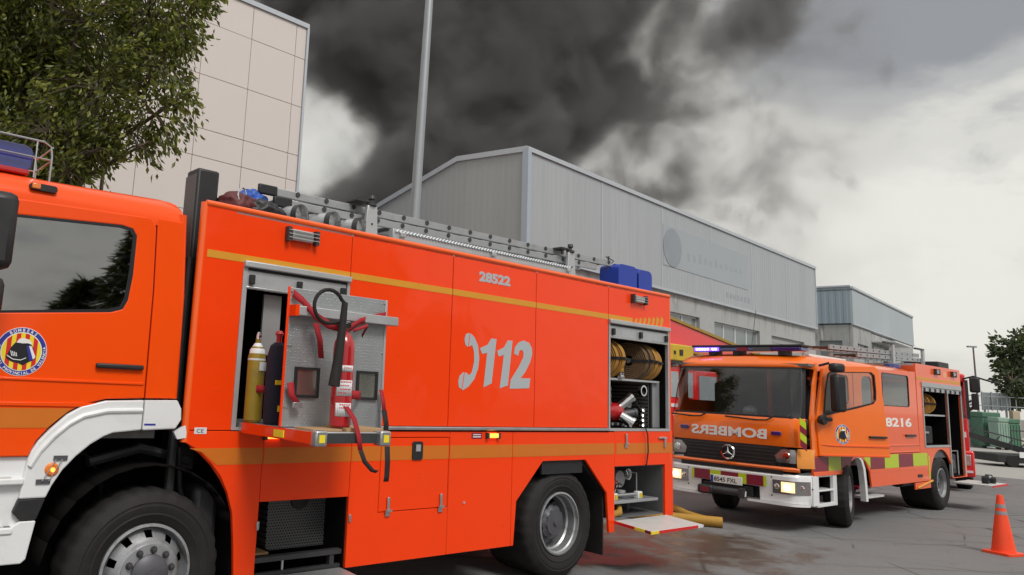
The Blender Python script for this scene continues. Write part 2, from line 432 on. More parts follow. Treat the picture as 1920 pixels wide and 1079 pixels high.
def concretemat(name, col):
    m = bpy.data.materials.new(name); m.use_nodes = True; t = NT(m.node_tree)
    co = t.add('ShaderNodeTexCoord').outputs['Object']
    mp = t.add('ShaderNodeMapping', {'Vector': co, 'Scale': (2.2, 2.2, .3)}).outputs[0]
    a = t.noise(mp, 1.1, 7, .7); b_ = t.noise(co, 3, 6, .65)
    s = t.add('ShaderNodeSeparateXYZ', {0: co})
    c = t.mix(b_, tuple(k*.86 for k in col), tuple(k*1.08 for k in col))
    c = t.mix(t.math('MULTIPLY', t.rng(a, .50, .62), t.rng(s.outputs[2], 4.7, 5.9, 0, .75)), c, (.16, .16, .155))
    c = t.mix(t.math('MULTIPLY', t.rng(a, .60, .68), t.rng(s.outputs[2], 4.9, 5.9, 0, .8)), c, (.58, .57, .54))
    b = t.add('ShaderNodeBsdfPrincipled', {'Base Color': c, 'Roughness': .85})
    t.l.new(b.outputs[0], t.add('ShaderNodeOutputMaterial').inputs[0]); MATS[name] = m
concretemat('panel_concrete', (.375, .38, .375))
pmat('flashing', (.50, .53, .57), .4, metal=.4, var=.08)
pmat('flashing_blue', (.42, .48, .55), .35, metal=.4, var=.08)
pmat('shutter_grey', (.36, .36, .35), .55, metal=.2, var=.1)
pmat('sign_film', (.335, .365, .395), .6, var=.10, nscale=.5)
pmat('sign_faint', (.30, .33, .36), .6, var=.15, nscale=.8)
pmat('sign_disc', (.265, .295, .325), .6, var=.2, nscale=1.5)
pmat('glass_dull', (.20, .23, .23), .15, var=.3, nscale=.8, spec=.9)
pmat('facade_joint', (.10, .08, .08), .8)
def facade_mat():
    m = bpy.data.materials.new('facade_panel'); m.use_nodes = True; t = NT(m.node_tree)
    co = t.add('ShaderNodeTexCoord').outputs['Object']
    oi = t.add('ShaderNodeObjectInfo').outputs['Random']
    a = t.noise(co, .8, 5, .6)
    c = t.mix(a, (.59, .54, .51), (.66, .605, .57)); c = t.mix(t.math('MULTIPLY', oi, .5), c, (.62, .565, .53))
    b = t.add('ShaderNodeBsdfPrincipled', {'Base Color': c, 'Roughness': .42, 'Metallic': .0})
    t.l.new(b.outputs[0], t.add('ShaderNodeOutputMaterial').inputs[0]); MATS['facade_panel'] = m
facade_mat()

# ------------------------------------------------------------------ grey warehouse
TW = R(43.18)
wh = empty('warehouse', (4.095, 22, 0), TW, 'large grey metal-clad warehouse with a faded sign behind the fire engines', 'warehouse')
LW, ZE, ZB, DW = 25.33, 9.07, 5.86, 16.0
gy = [(0.0, ZE), (2.8, 9.27), (6.32, 8.28), (DW, 5.6)]
for x0 in range(0, 6):                                   # wall cladding in wide sheets, joints proud
    xa, xb = x0*LW/6+.012, (x0+1)*LW/6-.012
    B(xa, xb, 0, .12, ZB, ZE-.12).build('cladding_sheet', 'cladding', wh, smooth=False)
for x0 in range(1, 6):
    B(x0*LW/6-.03, x0*LW/6+.03, -.012, .10, ZB+.002, ZE-.10).build('joint_strip', 'flashing', wh, smooth=False)
MB().plate([(.02, 0), (.02, ZE-.01)]+gy[1:]+[(DW, 0)], [], .0, .12, 'x').build('gable_wall', 'cladding_gable', wh, smooth=False)
B(-.07, .10, -.07, -.002, 0.0, ZE-.02).build('corner_trim', 'flashing_blue', wh, smooth=False)
B(-.075, -.004, -.002, .14, 0.0, ZE-.02).build('corner_trim', 'flashing_blue', wh, smooth=False)
B(-.05, LW+.05, -.06, .10, ZE-.11, ZE+.03).build('eave_flashing', 'flashing', wh, smooth=False)
m_ = MB()
for (a, b) in zip(gy[:-1], gy[1:]):
    vs = [(x, y, z+dz) for x in (-.07, .10) for (y, z) in (a, b) for dz in (-.12, .05)]
    m_.add(vs, [(0, 1, 3, 2), (4, 6, 7, 5), (0, 4, 5, 1), (2, 3, 7, 6), (1, 5, 7, 3), (0, 2, 6, 4)])
m_.build('verge_flashing', 'flashing', wh, smooth=False)
m_ = MB()
for (a, b) in zip(gy[:-1], gy[1:]):
    m_.add([(.1, a[0]+.05, a[1]-.02), (LW, a[0]+.05, a[1]-.02), (LW, b[0]+.05, b[1]-.02), (.1, b[0]+.05, b[1]-.02)], [(0, 1, 2, 3)])
m_.build('roof', 'shutter_grey', wh, solid=.05, smooth=False)
MB().plate([(.12, 0), (.12, ZE-.1)]+[(a, b-.1) for a, b in gy[1:]]+[(DW, 0)], [], LW-.12, LW, 'x').build('gable_wall', 'cladding_gable', wh, smooth=False)
B(.14, LW, DW-.12, DW, 0, 5.5).build('rear_wall', 'cladding', wh, smooth=False)
B(LW-.02, LW+.06, -.03, .10, ZB, ZE-.02).build('corner_trim', 'flashing', wh, smooth=False)
wins = [(2.2, 6.7, 4.0, 5.08, 3), (8.0, 11.75, 4.0, 5.08, 3), (13.12, 17.9, 4.0, 5.06, 4)]
door = (19.32, 23.66, .01, 4.99)
low = [rect(a, b, c, d) for a, b, c, d, _ in wins]
# lower wall: precast bands with open joints
zbands = [0, 1.45, 2.9, 4.35, ZB-.03]
xs = [.14, 5.0, 10.1, 15.2, 20.2, LW]
holes = low+[rect(*door)]
MB().plate(rect(.14, LW, 0, ZB-.03), holes, .10, .30, 'y').build('lower_wall', 'panel_concrete', wh, smooth=False)
for zz in (1.45, 2.9, 4.35):
    for xa, xb in ((.14, 2.1), (6.8, 7.9), (11.85, 13.0), (18.0, 19.2), (23.8, LW)):
        B(xa, xb, .085, .102, zz-.012, zz+.012).build('panel_joint', 'flashing', wh, smooth=False)
B(.10, LW+.02, -.045, .12, ZB-.075, ZB+.01).build('drip_flashing', 'flashing', wh, smooth=False)
for a, b, c, d, k in wins:
    f = MB().plate(rect(a, b, c, d), [rect(a+(b-a)*i/k+.05, a+(b-a)*(i+1)/k-.05, c+.05, d-.06) for i in range(k)], .24, .29, 'y').build('window', 'frame_alu', wh, smooth=False)
    for i in range(k):
        B(a+(b-a)*i/k+.045, a+(b-a)*(i+1)/k-.045, .262, .27, c+.045, d-.055).build('pane', 'glass_dull', f, smooth=False)
    B(a-.05, b+.05, .05, .12, c-.07, c).build('sill', 'panel_concrete', wh, smooth=False)
dr = B(door[0], door[1], .22, .26, 0, door[3]).build('roller_door', 'shutter_grey', wh, smooth=False)
for i in range(24):
    B(door[0]+.03, door[1]-.03, .205, .22, .1+i*.2, .1+i*.2+.17).build('door_slat', 'shutter_grey', dr, smooth=False)
B(.13, LW-.13, .5, DW-.2, 0.0, .05).build('floor', 'concrete_yard', wh, smooth=False)
# faded sign: pale film, round emblem and washed-out marks
sg = MB().plate(rect(8.5, 16.4, 6.75, 8.3), [], -.016, -.006, 'y').build('sign_panel', 'sign_film', wh, smooth=False)
MB().plate(circ(9.25, 7.5, .74, 40), [], -.030, -.016, 'y').build('emblem', 'sign_disc', sg, smooth=False)
m_ = MB(); rr = random.Random(4)
for i in range(11):
    xx = 10.5+i*.50; m_.add(*(lambda vs: (vs, [(0, 1, 2, 3)]))([(xx, -.0175, 7.18+.02*i), (xx+.20+.08*rr.random(), -.0175, 7.18+.02*i), (xx+.20, -.0175, 7.45+.18*rr.random()), (xx, -.0175, 7.45+.18*rr.random())]))
m_.build('faded_lettering', 'sign_faint', sg, smooth=False)
m_ = MB()
for i in range(7):
    xx = 14.1+i*.38; m_.box(xx, xx+.22, -.006, -.002, 6.18, 6.34+.06*rr.random())
tag(m_.build('faded_lettering', 'sign_faint', wh, smooth=False), kind='stuff')

# ------------------------------------------------------------------ second, blue-grey shed
T3 = R(45.64)
wb = empty('shed', (29.884, 48, 0), T3, 'smaller blue-grey ribbed shed standing beyond the large warehouse', 'warehouse')
LB = 19.2
B(0, LB, 0, .14, 7.18, 9.42).build('cladding_sheet', 'cladding_blue', wb, smooth=False)
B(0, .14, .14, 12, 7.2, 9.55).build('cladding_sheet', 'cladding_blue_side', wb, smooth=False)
B(-.05, LB+.05, -.06, .1, 9.42, 9.56).build('eave_flashing', 'flashing', wb, smooth=False)
B(-.06, .1, .1, 12, 9.55, 9.65).build('eave_flashing', 'flashing', wb, smooth=False)
B(0, LB, 0, 12, 9.3, 9.4).build('roof', 'shutter_grey', wb, smooth=False)
MB().plate(rect(.1, LB-.05, 0, 7.12), [rect(5.6, 9.6, 4.9, 6.2), rect(1.2, 4.0, 4.9, 6.0), rect(11.5, 15.5, 4.6, 5.9)], .08, .26, 'y').build('lower_wall', 'panel_concrete', wb, smooth=False)
MB().plate(rect(.28, 12, 0, 7.12), [rect(.7, 2.0, 4.6, 6.1)], .10, .28, 'x').build('lower_wall', 'panel_concrete', wb, smooth=False)
B(.2, .22, .65, 2.05, 4.55, 6.15).build('window', 'glass_dull', wb, smooth=False)
for a, b in ((5.6, 9.6), (1.2, 4.0), (11.5, 15.5)):
    f = MB().plate(rect(a, b, 4.6, 6.2), [rect(a+.1+(b-a)*i/3, a-.02+(b-a)*(i+1)/3, 4.7, 6.1) for i in range(3)], .2, .24, 'y').build('window', 'frame_alu', wb, smooth=False)
    B(a+.02, b-.02, .215, .225, 4.62, 6.18).build('pane', 'glass_dull', f, smooth=False)
B(-.02, LB+.03, -.03, .1, 7.10, 7.19).build('drip_flashing', 'flashing', wb, smooth=False)
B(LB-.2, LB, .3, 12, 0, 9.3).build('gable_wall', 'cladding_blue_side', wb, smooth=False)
# small entrance canopy with its brackets on the shed front
B(5.0, 10.4, -1.3, .05, 6.35, 6.45).build('canopy', 'frame_alu', wb, smooth=False)
MB().tube([(5.1, .1, 7.0), (5.1, -1.2, 6.45)], .04, 6).tube([(10.3, .1, 7.0), (10.3, -1.2, 6.45)], .04, 6).build('canopy_stay', 'dark_metal', wb)

# ------------------------------------------------------------------ pinkish panelled building on the left
TL = R(41.13)
lb = empty('office_block', (-3.047, 24, 0), TL, 'tall pinkish building with square facade panels behind the tree', 'building')
zj = [0, 1.54, 3.21, 4.88, 6.55, 8.20, 9.06, 10.72, 12.39, 13.5]
xj = [-.42-1.655*k for k in range(0, 13)]
B(-21, -.03, .06, 8, 0, 13.4).build('wall', 'facade_joint', lb, smooth=False)
cache = {}
xe = [-.02]+xj
for i in range(len(xe)-1):
    for j in range(len(zj)-1):
        wd, hg = round(xe[i]-xe[i+1], 3), round(zj[j+1]-zj[j], 3)
        if (wd, hg) not in cache:
            cache[wd, hg] = B(.008, wd-.008, 0, .05, .008, hg-.008).build('panel', 'facade_panel', lb, bevel=.004, smooth=False, seg=1)
            o = cache[wd, hg]
        else:
            o = share(cache[wd, hg], lb)
        o.location = (xe[i+1], 0, zj[j]); o.rotation_euler = (R(random.uniform(-.12, .12)), 0, R(random.uniform(-.12, .12)))
B(-21.1, .05, -.06, .4, 13.5, 13.66).build('parapet_coping', 'flashing', lb, smooth=False)
B(-.02, .06, -.06, 8, 0, 13.5).build('corner_trim', 'flashing', lb, smooth=False)

# ------------------------------------------------------------------ street lamp and small pole
lp = empty('street_lamp', (.42, 15, 0), 0, 'tall grey steel lamp post rising behind the nearest fire engine', 'street lamp')
MB().tube([(0, 0, .02), (.104, 0, 5.14), (.212, 0, 9.9), (.26, 0, 12)], .125, 20, r1=.062).build('pole', 'pole_grey', lp)
MB().lathe([(.0, .0), (.24, 0), (.24, .03), (.15, .05), (.13, .5)], (0, 0, .0), 'z', 20).build('base_plate', 'pole_grey', lp)
MB().tube([(.26, 0, 11.9), (.4, -.4, 12.3), (.7, -1.2, 12.5)], .04, 10).build('arm', 'pole_grey', lp)
B(.6, .86, -2.0, -1.2, 12.42, 12.54).build('lamp_head', 'pole_grey', lp, bevel=.03)
sp_ = empty('signpost', (-5.40, 13.8, 0), 0, 'thin reddish-grey metal pole under the tree branches', 'pole')
pmat('pole_rust', (.20, .15, .15), .6, metal=.2, var=.3)
MB().tube([(0, 0, 0), (.02, 0, 6.35)], .036, 10).build('pole', 'pole_rust', sp_)
MB().lathe([(0, 0), (.05, 0), (.045, .05), (0, .07)], (.02, 0, 6.34), 'z', 12).build('cap', 'pole_rust', sp_)
fl = empty('distant_lamp', (42.2, 54, 0), 0, 'slender far lamp post against the pale sky left of the right-hand tree', 'street lamp')
MB().tube([(0, 0, 0), (-.1, 0, 6.6)], .075, 8, r1=.05).build('pole', 'pole_rust', fl)
B(-.5, .1, -.1, .1, 6.55, 6.66).build('lamp_head', 'pole_grey', fl)

# ------------------------------------------------------------------ trees
def leafmat(name, c0, c1, c2, trans=.35):
    m = bpy.data.materials.new(name); m.use_nodes = True; t = NT(m.node_tree)
    g = t.add('ShaderNodeNewGeometry'); ri = g.outputs['Random Per Island']
    r_ = t.add('ShaderNodeValToRGB', {0: ri}); cr = r_.color_ramp
    cr.elements[0].color = (*c0, 1); cr.elements[1].color = (*c2, 1); e = cr.elements.new(.6); e.color = (*c1, 1)
    b = t.add('ShaderNodeBsdfPrincipled', {'Base Color': r_.outputs[0], 'Roughness': .45, 'Specular IOR Level': .5})
    tl = t.add('ShaderNodeBsdfTranslucent', {'Color': t.mix(.5, r_.outputs[0], (.22, .26, .02))})
    mx = t.add('ShaderNodeMixShader', {0: trans, 1: b.outputs[0], 2: tl.outputs[0]})
    t.l.new(mx.outputs[0], t.add('ShaderNodeOutputMaterial').inputs[0]); MATS[name] = m
leafmat('leaf_ficus', (.040, .052, .013), (.115, .130, .026), (.31, .33, .07), .45)
leafmat('leaf_dark', (.035, .055, .035), (.060, .085, .050), (.10, .13, .07), .3)
leafmat('leaf_conifer', (.010, .016, .008), (.018, .028, .012), (.05, .07, .02), .15)
def leaves(name, mat, pts, ln, wd, parent, rnd, droop=.5):
    """pts: (position, outward direction); each leaf a folded rhombus of two quads' worth of faces"""
    v = []; f = []
    for p, d in pts:
        L = ln*rnd.uniform(.65, 1.25); W = wd*rnd.uniform(.7, 1.2)
        dr = (d+Vector((rnd.uniform(-.8, .8), rnd.uniform(-.8, .8), rnd.uniform(-.9, .5)-droop))).normalized()
        sd_ = dr.cross(Vector((rnd.uniform(-1, 1), rnd.uniform(-1, 1), rnd.uniform(.2, 1)))).normalized()
        nn_ = dr.cross(sd_)
        o = len(v); a = p; mid = p+dr*L*.45
        v += [tuple(a), tuple(mid+sd_*W*.5+nn_*W*.15), tuple(p+dr*L), tuple(mid-sd_*W*.5+nn_*W*.15)]
        f += [(o, o+1, o+2), (o, o+2, o+3)]
    me = bpy.data.meshes.new(name); me.from_pydata(v, [], f); me.materials.append(MATS[mat])
    o = bpy.data.objects.new(name, me); COL.objects.link(o); o.parent = parent
    return tag(o, kind='stuff')
def crown_tree(name, base, trunk_h, blobs, nleaf, ln, wd, mat, label, seed, trunk_r=.16, droop=.5, twig=.012, cat='tree'):
    rnd = random.Random(seed); t = empty(name, base, 0, label, cat)
    top = Vector((0, 0, trunk_h))
    MB().tube([(0, 0, -.05), (.04, .02, trunk_h*.5), top, top+Vector((.1, .1, 1.2))], trunk_r*1.25, 12, r1=trunk_r*.5).build('trunk', 'bark', t)
    pts = []; bm_ = MB()
    tot = sum(b[1]**2.2 for b in blobs)
    for c, r in blobs:
        c = Vector(c)-Vector(base)
        mid = top.lerp(c, .5)+Vector((rnd.uniform(-.3, .3), rnd.uniform(-.3, .3), .35))
        bm_.tube([top-Vector((0, 0, rnd.uniform(0, trunk_h*.25))), mid, c], trunk_r*.42, 7, r1=.02)
        ntw = max(6, int(26*r))
        share_ = int(nleaf*r**2.2/tot)
        for k in range(ntw):
            d = Vector((rnd.gauss(0, 1), rnd.gauss(0, 1), rnd.gauss(0, .8)-.1)).normalized()
            e = c+d*r*rnd.uniform(.55, 1.08)
            m1 = c.lerp(e, .5)+Vector((0, 0, .12*r)); e2 = e-Vector((0, 0, droop*.35*r))
            bm_.tube([c, m1, e, e2], twig*1.6, 4, r1=twig*.35, cap=False)
            for q in range(share_//ntw):
                u = rnd.random()**.6
                if u < .5: p = m1.lerp(e, u*2)
                else: p = e.lerp(e2, u*2-1)
                p = p+Vector((rnd.gauss(0, 1), rnd.gauss(0, 1), rnd.gauss(0, 1)))*.13*(.5+r*.5)
                pts.append((p, d))
    bm_.build('limbs', 'bark', t)
    leaves('crown', mat, pts, ln, wd, t, rnd, droop)
    return t
def at(px, py, Y):
    d = pdir(px, py); return Vector((0, 0, CH))+d*(Y/d.y)
# crown masses placed in space on the pavement behind the engine
lt = [((30, 60), 12.4, 1.25), ((150, 40), 12.0, 1.15), ((280, 30), 11.6, .85), ((60, 190), 12.6, 1.1), ((190, 170), 11.8, .95), ((300, 130), 11.4, .72), ((335, 60), 11.6, .6),
      ((40, 260), 12.2, .75), ((150, 250), 11.9, .62), ((230, 240), 11.5, .5), ((290, 215), 11.2, .48), ((262, 275), 11.1, .30), ((110, 300), 11.8, .36), ((330, 190), 11.3, .34),
      ((-90, 120), 12.4, 1.3), ((-60, -60), 12.0, 1.4), ((120, -90), 12.0, 1.3), ((300, -80), 11.8, 1.0), ((60, 100), 13.6, 1.2), ((200, 90), 13.4, 1.0), ((-160, 20), 13, 1.5), ((355, 0), 11.6, .42), ((20, 320), 12.4, .42), ((90, 285), 12.6, .6), ((70, 130), 13.2, 1.2), ((10, 30), 13, 1.3), ((205, 290), 11.6, .3), ((50, 318), 11.8, .5), ((125, 322), 11.4, .38), ((0, 290), 11.8, .6), ((175, 285), 11.3, .36), ((90, 250), 11.6, .6), ((-40, 320), 11.8, .6)]
crown_tree('broadleaf_tree', (-6.1, 12.6, 0), 3.9, [(at(*p, Y), r) for p, Y, r in lt], 50000, .13, .056, 'leaf_ficus', 'large broadleaf tree with drooping branches over the nearest fire engine cab', 11, .2)
rt_ = [((1905, 665), 46, 1.15), ((1935, 655), 46, 1.3), ((1897, 715), 45, .8), ((1925, 730), 46, 1.1), ((1910, 642), 46, .6), ((1985, 690), 46, 1.8), ((1886, 690), 45.5, .42), ((1902, 748), 45.5, .55), ((1950, 630), 47, 1.1), ((2040, 650), 47, 1.9)]
crown_tree('leafy_tree', (39.2, 46, 0), 2.3, [(at(*p, Y), r) for p, Y, r in rt_], 9000, .34, .2, 'leaf_dark', 'dark green tree at the right edge beyond the containers', 5, .22, .2, .02)

# ------------------------------------------------------------------ things at the far right
def px(P):
    d = Vector(P)-Vector((0, 0, CH)); k = FPX/d.dot(fw)
    return (CX+d.dot(RT)*k, CY-d.dot(UP)*k)
TR = R(10)
bs = empty('billboard', (36.2, 45, 0), R(-8), 'grey framed board on posts behind the green containers', 'sign')
B(-.75, .75, 0, .06, 2.15, 3.15).build('board', 'sign_back', bs)
for a in (-.76, -.26, .24, .70): B(a, a+.06, -.04, 0, 2.1, 3.2).build('frame_bar', 'pole_grey', bs)
for a in (-.6, .55): B(a, a+.08, .07, .15, 0, 2.6).build('post', 'pole_grey', bs)
def container(loc, w_, d_, h_, mat, lab, rz=0):
    c = empty('waste_container', loc, rz, lab, 'container', 'waste containers at the far end of the street')
    MB().plate([(-w_/2, .12), (w_/2, .12), (w_/2*1.06, h_*.85), (-w_/2*1.06, h_*.85)], [], 0, d_, 'y').build('body', mat, c, bevel=.03)
    B(-w_/2*1.1, w_/2*1.1, -.04, d_+.04, h_*.85, h_).build('lid', mat, c, bevel=.05)
    for i in range(4): B(-w_/2+.1+i*w_*.26, -w_/2+.14+i*w_*.26, -.03, 0, .2, h_*.8).build('rib', mat, c)
    for sx in (-1, 1): MB().lathe([(0, -.05), (.1, -.05), (.1, .05), (0, .05)], (sx*w_*.38, .15, .1), 'x', 12).build('wheel', 'rubber', c)
container((34.25, 43.0, 0), .95, .9, 2.0, 'container_green', 'dark green waste container left of the pale green one')
container((34.1, 42.0, 0), .55, .7, 1.75, 'container_pale', 'pale green waste container in front of the grey board')
container((35.1, 42.5, 0), .62, .8, 1.7, 'container_green', 'green waste container beside the tan post at right')
tp = B(0, .42, 0, .3, 0, 2.15).build('gatepost', 'tan_post', None, bevel=.03, loc=(36.0, 43.6, 0))
tag(tp, 'tan masonry gatepost to the right of the green containers', 'gatepost')
ww = empty('boundary_wall', (33.0, 44.0, 0), R(5), 'low white boundary wall behind the rear of the second engine', 'wall')
B(-6, 2.4, 0, .25, 0, 1.75).build('wall', 'wall_white', ww)
B(-6.05, 2.45, -.04, .29, 1.75, 1.83).build('coping', 'wall_white', ww)
fn = empty('railing', (33.0, 44.4, 0), R(5), 'thin metal railing above the white boundary wall', 'railing')
for zz in (2.35, 2.9): B(-6, 7, 0, .05, zz, zz+.05).build('rail', 'pole_grey', fn)
for i in range(22): B(-6+i*.6, -5.96+i*.6, 0, .04, 1.8, 2.95).build('baluster', 'pole_grey', fn)
hg = crown_tree('hedge_bush', (34.0, 49, 0), 1.0, [(Vector((33.0+i*.9, 49.5, 2.4+.3*math.sin(i*2.1))), .95) for i in range(-3, 6)], 4500, .22, .14, 'leaf_dark', 'dark clipped bushes behind the white wall and railing', 8, .08, .1, .015, 'bushes')
# dark lattice trailer with sloping ramp beam
tr_ = empty('flatbed_trailer', (23.4, 28.6, 0), R(-12), 'dark low trailer with a sloping boom cut by the right edge', 'trailer')
def beam(m, a, b, wy, h):
    a, b = Vector(a), Vector(b); s_ = Vector((0, wy, 0)); u = Vector((0, 0, h))
    vs = [p+q+r_ for p in (a, b) for q in (-s_, s_) for r_ in (-u, u)]
    m.add(vs, [(0, 1, 3, 2), (4, 6, 7, 5), (0, 4, 5, 1), (2, 3, 7, 6), (1, 5, 7, 3), (0, 2, 6, 4)]); return m
beam(MB(), (-2.6, 0, 1.40), (2.2, 0, .10), .12, .10).build('boom', 'black_plastic', tr_)
m_ = MB(); beam(m_, (-2.3, 0, 1.58), (1.2, 0, .75), .05, .02)
for i in range(9): beam(m_, (-2.1+i*.4, 0, 1.28-i*.108), (-1.9+i*.4, 0, 1.46-i*.104), .03, .018)
m_.build('lattice', 'dark_metal', tr_)
B(-.9, 3.5, -.9, .9, .16, .44).build('chassis', 'black_plastic', tr_, bevel=.02)
for i, sx in enumerate((-.4, .6, 1.9)):
    MB().lathe([(0, -.12), (.20, -.12), (.22, -.05), (.22, .05), (.20, .12), (0, .12)], (sx, -.8, .22), 'y', 20).build('wheel', 'rubber', tr_)
B(-.2, 1.2, -.95, -.91, .36, .56).build('marker_board', 'white_paint', tr_); B(.0, 1.0, -.96, -.951, .42, .52).build('marker_stripe', 'red_print', tr_)
MB().tube([(-.2, -.5, .6), (-.2, -.5, 1.3), (.9, -.5, 1.3), (.9, -.5, .6)], .025, 6).tube([(.3, -.5, 1.3), (.3, -.5, .6)], .02, 6).build('frame_rail', 'dark_metal', tr_)

# ------------------------------------------------------------------ traffic cone
tc_ = empty('traffic_cone', (8.265, 10.33, 0), R(20), 'orange traffic cone with grey bands on the asphalt at lower right', 'cone')
MB().plate(rrect(-.175, .175, -.175, .175, .04), [], 0, .035, 'z').build('base', 'cone_orange', tc_, bevel=.01)
MB().lathe([(.135, .035), (.130, .06), (.035, .735), (.030, .75), (.022, .752), (.022, .70)], (0, 0, 0), 'z', 32).build('cone_body', 'cone_orange', tc_)
for za, zb in ((.50, .545), (.585, .635)):
    ra, rb = .130-(za-.06)*.1407+.002, .130-(zb-.06)*.1407+.002
    MB().lathe([(ra-.003, za), (ra, za), (rb, zb), (rb-.003, zb)], (0, 0, 0), 'z', 32).build('reflective_band', 'cone_grey', tc_)

# ------------------------------------------------------------------ street side behind the camera (mirrored in glass and paint)
def conifer(loc, h, seed, lab):
    rnd = random.Random(seed); t = empty('conifer', loc, 0, lab, 'tree', 'conifers across the street')
    MB().tube([(0, 0, 0), (0, 0, h)], .14, 8, r1=.03).build('trunk', 'bark', t)
    pts = []
    for i in range(9000):
        u = rnd.random()**.8; z = .8+u*(h-.8); rr_ = (1-u)**.8*2.4*rnd.uniform(.3, 1.05); a = rnd.uniform(0, 6.283)
        a = round(a/.45)*.45+rnd.gauss(0, .08)
        pts.append((Vector((rr_*math.cos(a), rr_*math.sin(a), z-rr_*.25)), Vector((math.cos(a), math.sin(a), -.1))))
    leaves('crown', 'leaf_conifer', pts, .42, .09, t, rnd, .1)
conifer((11.2, -2.3, 0), 6.6, 3, 'dark conifer across the street behind the photographer')
conifer((12.2, -5.0, 0), 4.2, 9, 'smaller dark conifer across the street behind the photographer')
def street_tree(i, x, y, h, r):
    b = Vector((x, y, 0)); rnd = random.Random(i)
    bl = [(b+Vector((rnd.uniform(-r, r)*.6, rnd.uniform(-r, r)*.6, h*rnd.uniform(.40, .85))), r*rnd.uniform(.5, .75)) for _ in range(7)]
    t = crown_tree('street_tree', (x, y, 0), h*.33, bl, 5200, .30, .16, 'leaf_dark', ('first', 'second', 'third')[i]+' dark street tree across the road from the nearest engine', 40+i, .2, .3, .02)
    t['group'] = 'trees across the road'
for i, a in enumerate(((15.5, -2.2, 7.5, 2.6), (17.2, .9, 6.6, 2.3), (18.3, 3.6, 4.6, 1.6))): street_tree(i, *a)
# ------------------------------------------------------------------ shared vehicle pieces
def make_wheel(parent, x, y, z, R0, rimr, kind='front', side=-1, steer=0, wd=.32):
    """wheel with its axis along y; side=-1: outer face towards -y"""
    w_ = bpy.data.objects.new('wheel', None); COL.objects.link(w_); w_.parent = parent; w_.location = (x, y, z); w_.rotation_euler = (0, 0, steer)
    s = side; n = 84
    def tread(j, k):
        if j in (12, 13, 14, 15): return 1.0 if (k % 3) else .978
        if j in (11, 16): return 1.0 if (k % 3) else .986
        return 1
    prof = [(rimr-.005, 0.02), (rimr+.02, -.005), (rimr+.05, -.012), (rimr+.055, -.017), (rimr+.062, -.017), (rimr+.067, -.013), (rimr+.10, -.022), (R0-.10, -.022), (R0-.095, -.018), (R0-.085, -.018), (R0-.08, -.022), (R0-.028, .0), (R0-.004, .028), (R0, .07), (R0, wd-.07), (R0-.004, wd-.028), (R0-.028, wd), (R0-.12, wd+.02), (rimr-.005, wd)]
    MB().lathe([(r, -s*d if s < 0 else -d) for r, d in prof], (0, 0, 0), 'y', n, rad=tread).build('tyre', 'rubber', w_)
    q = 1 if s < 0 else -1       # inward direction
    if kind == 'front':
        MB().lathe([(rimr, .03*q), (rimr, -.004*q), (rimr-.018, -.008*q), (rimr-.022, .03*q), (rimr-.03, .06*q)], (0, 0, 0), 'y', 60).build('rim', 'wheel_steel', w_)
        MB().lathe([(rimr-.03, .06*q), (rimr-.045, .035*q), (rimr-.085, -.01*q), (rimr-.10, -.028*q), (.150, -.040*q)], (0, 0, 0), 'y', 60, skip=lambda j, k: j == 1 and (k % 6) in (2, 3)).build('wheel_disc', 'wheel_steel', w_)
        MB().lathe([(0, .09*q), (rimr-.03, .09*q)], (0, 0, 0), 'y', 24).build('brake_drum', 'dark_void', w_)
        MB().lathe([(.18, -.030*q), (.18, -.052*q), (.12, -.056*q)], (0, 0, 0), 'y', 40).build('hub_flange', 'wheel_steel', w_)
        MB().lathe([(.125, -.03*q), (.122, -.075*q), (.10, -.095*q), (.05, -.105*q), (.045, -.115*q), (0, -.118*q)], (0, 0, 0), 'y', 30).build('hub_cap', 'hub_grey', w_)
        src = None
        for k in range(10):
            a = 2*math.pi*k/10+.2; cx_, cz_ = .148*math.cos(a), .148*math.sin(a)
            if src is None:
                src = MB().lathe([(.024, 0), (.024, -.004*q), (.016, -.005*q), (.016, -.022*q), (0, -.026*q)], (0, -.056*q, 0), 'y', 8).build('wheel_nut', 'dark_metal', w_); o = src
            else: o = share(src, w_)
            o.location = (cx_, 0, cz_)
    else:
        MB().lathe([(rimr, .03*q), (rimr, -.004*q), (rimr-.016, -.008*q), (rimr-.022, .02*q), (rimr-.035, .03*q), (rimr-.04, .10*q), (rimr-.055, .115*q), (rimr-.06, .20*q)], (0, 0, 0), 'y', 60).build('rim', 'wheel_steel', w_)
        MB().lathe([(rimr-.06, .20*q), (.20, .22*q), (.14, .19*q)], (0, 0, 0), 'y', 60, skip=lambda j, k: j == 0 and (k % 6) in (2, 3)).build('wheel_disc', 'hub_grey', w_)
        MB().lathe([(0, .24*q), (rimr-.06, .24*q)], (0, 0, 0), 'y', 24).build('brake_drum', 'dark_void', w_)
        MB().lathe([(.165, .20*q), (.165, .09*q), (.13, .07*q), (.12, .055*q), (.035, .05*q), (.03, .035*q), (0, .033*q)], (0, 0, 0), 'y', 36, rad=lambda j, k: (.9 if (k % 4 == 0 and j < 3) else 1)).build('hub_cap', 'hub_grey', w_)
    return w_
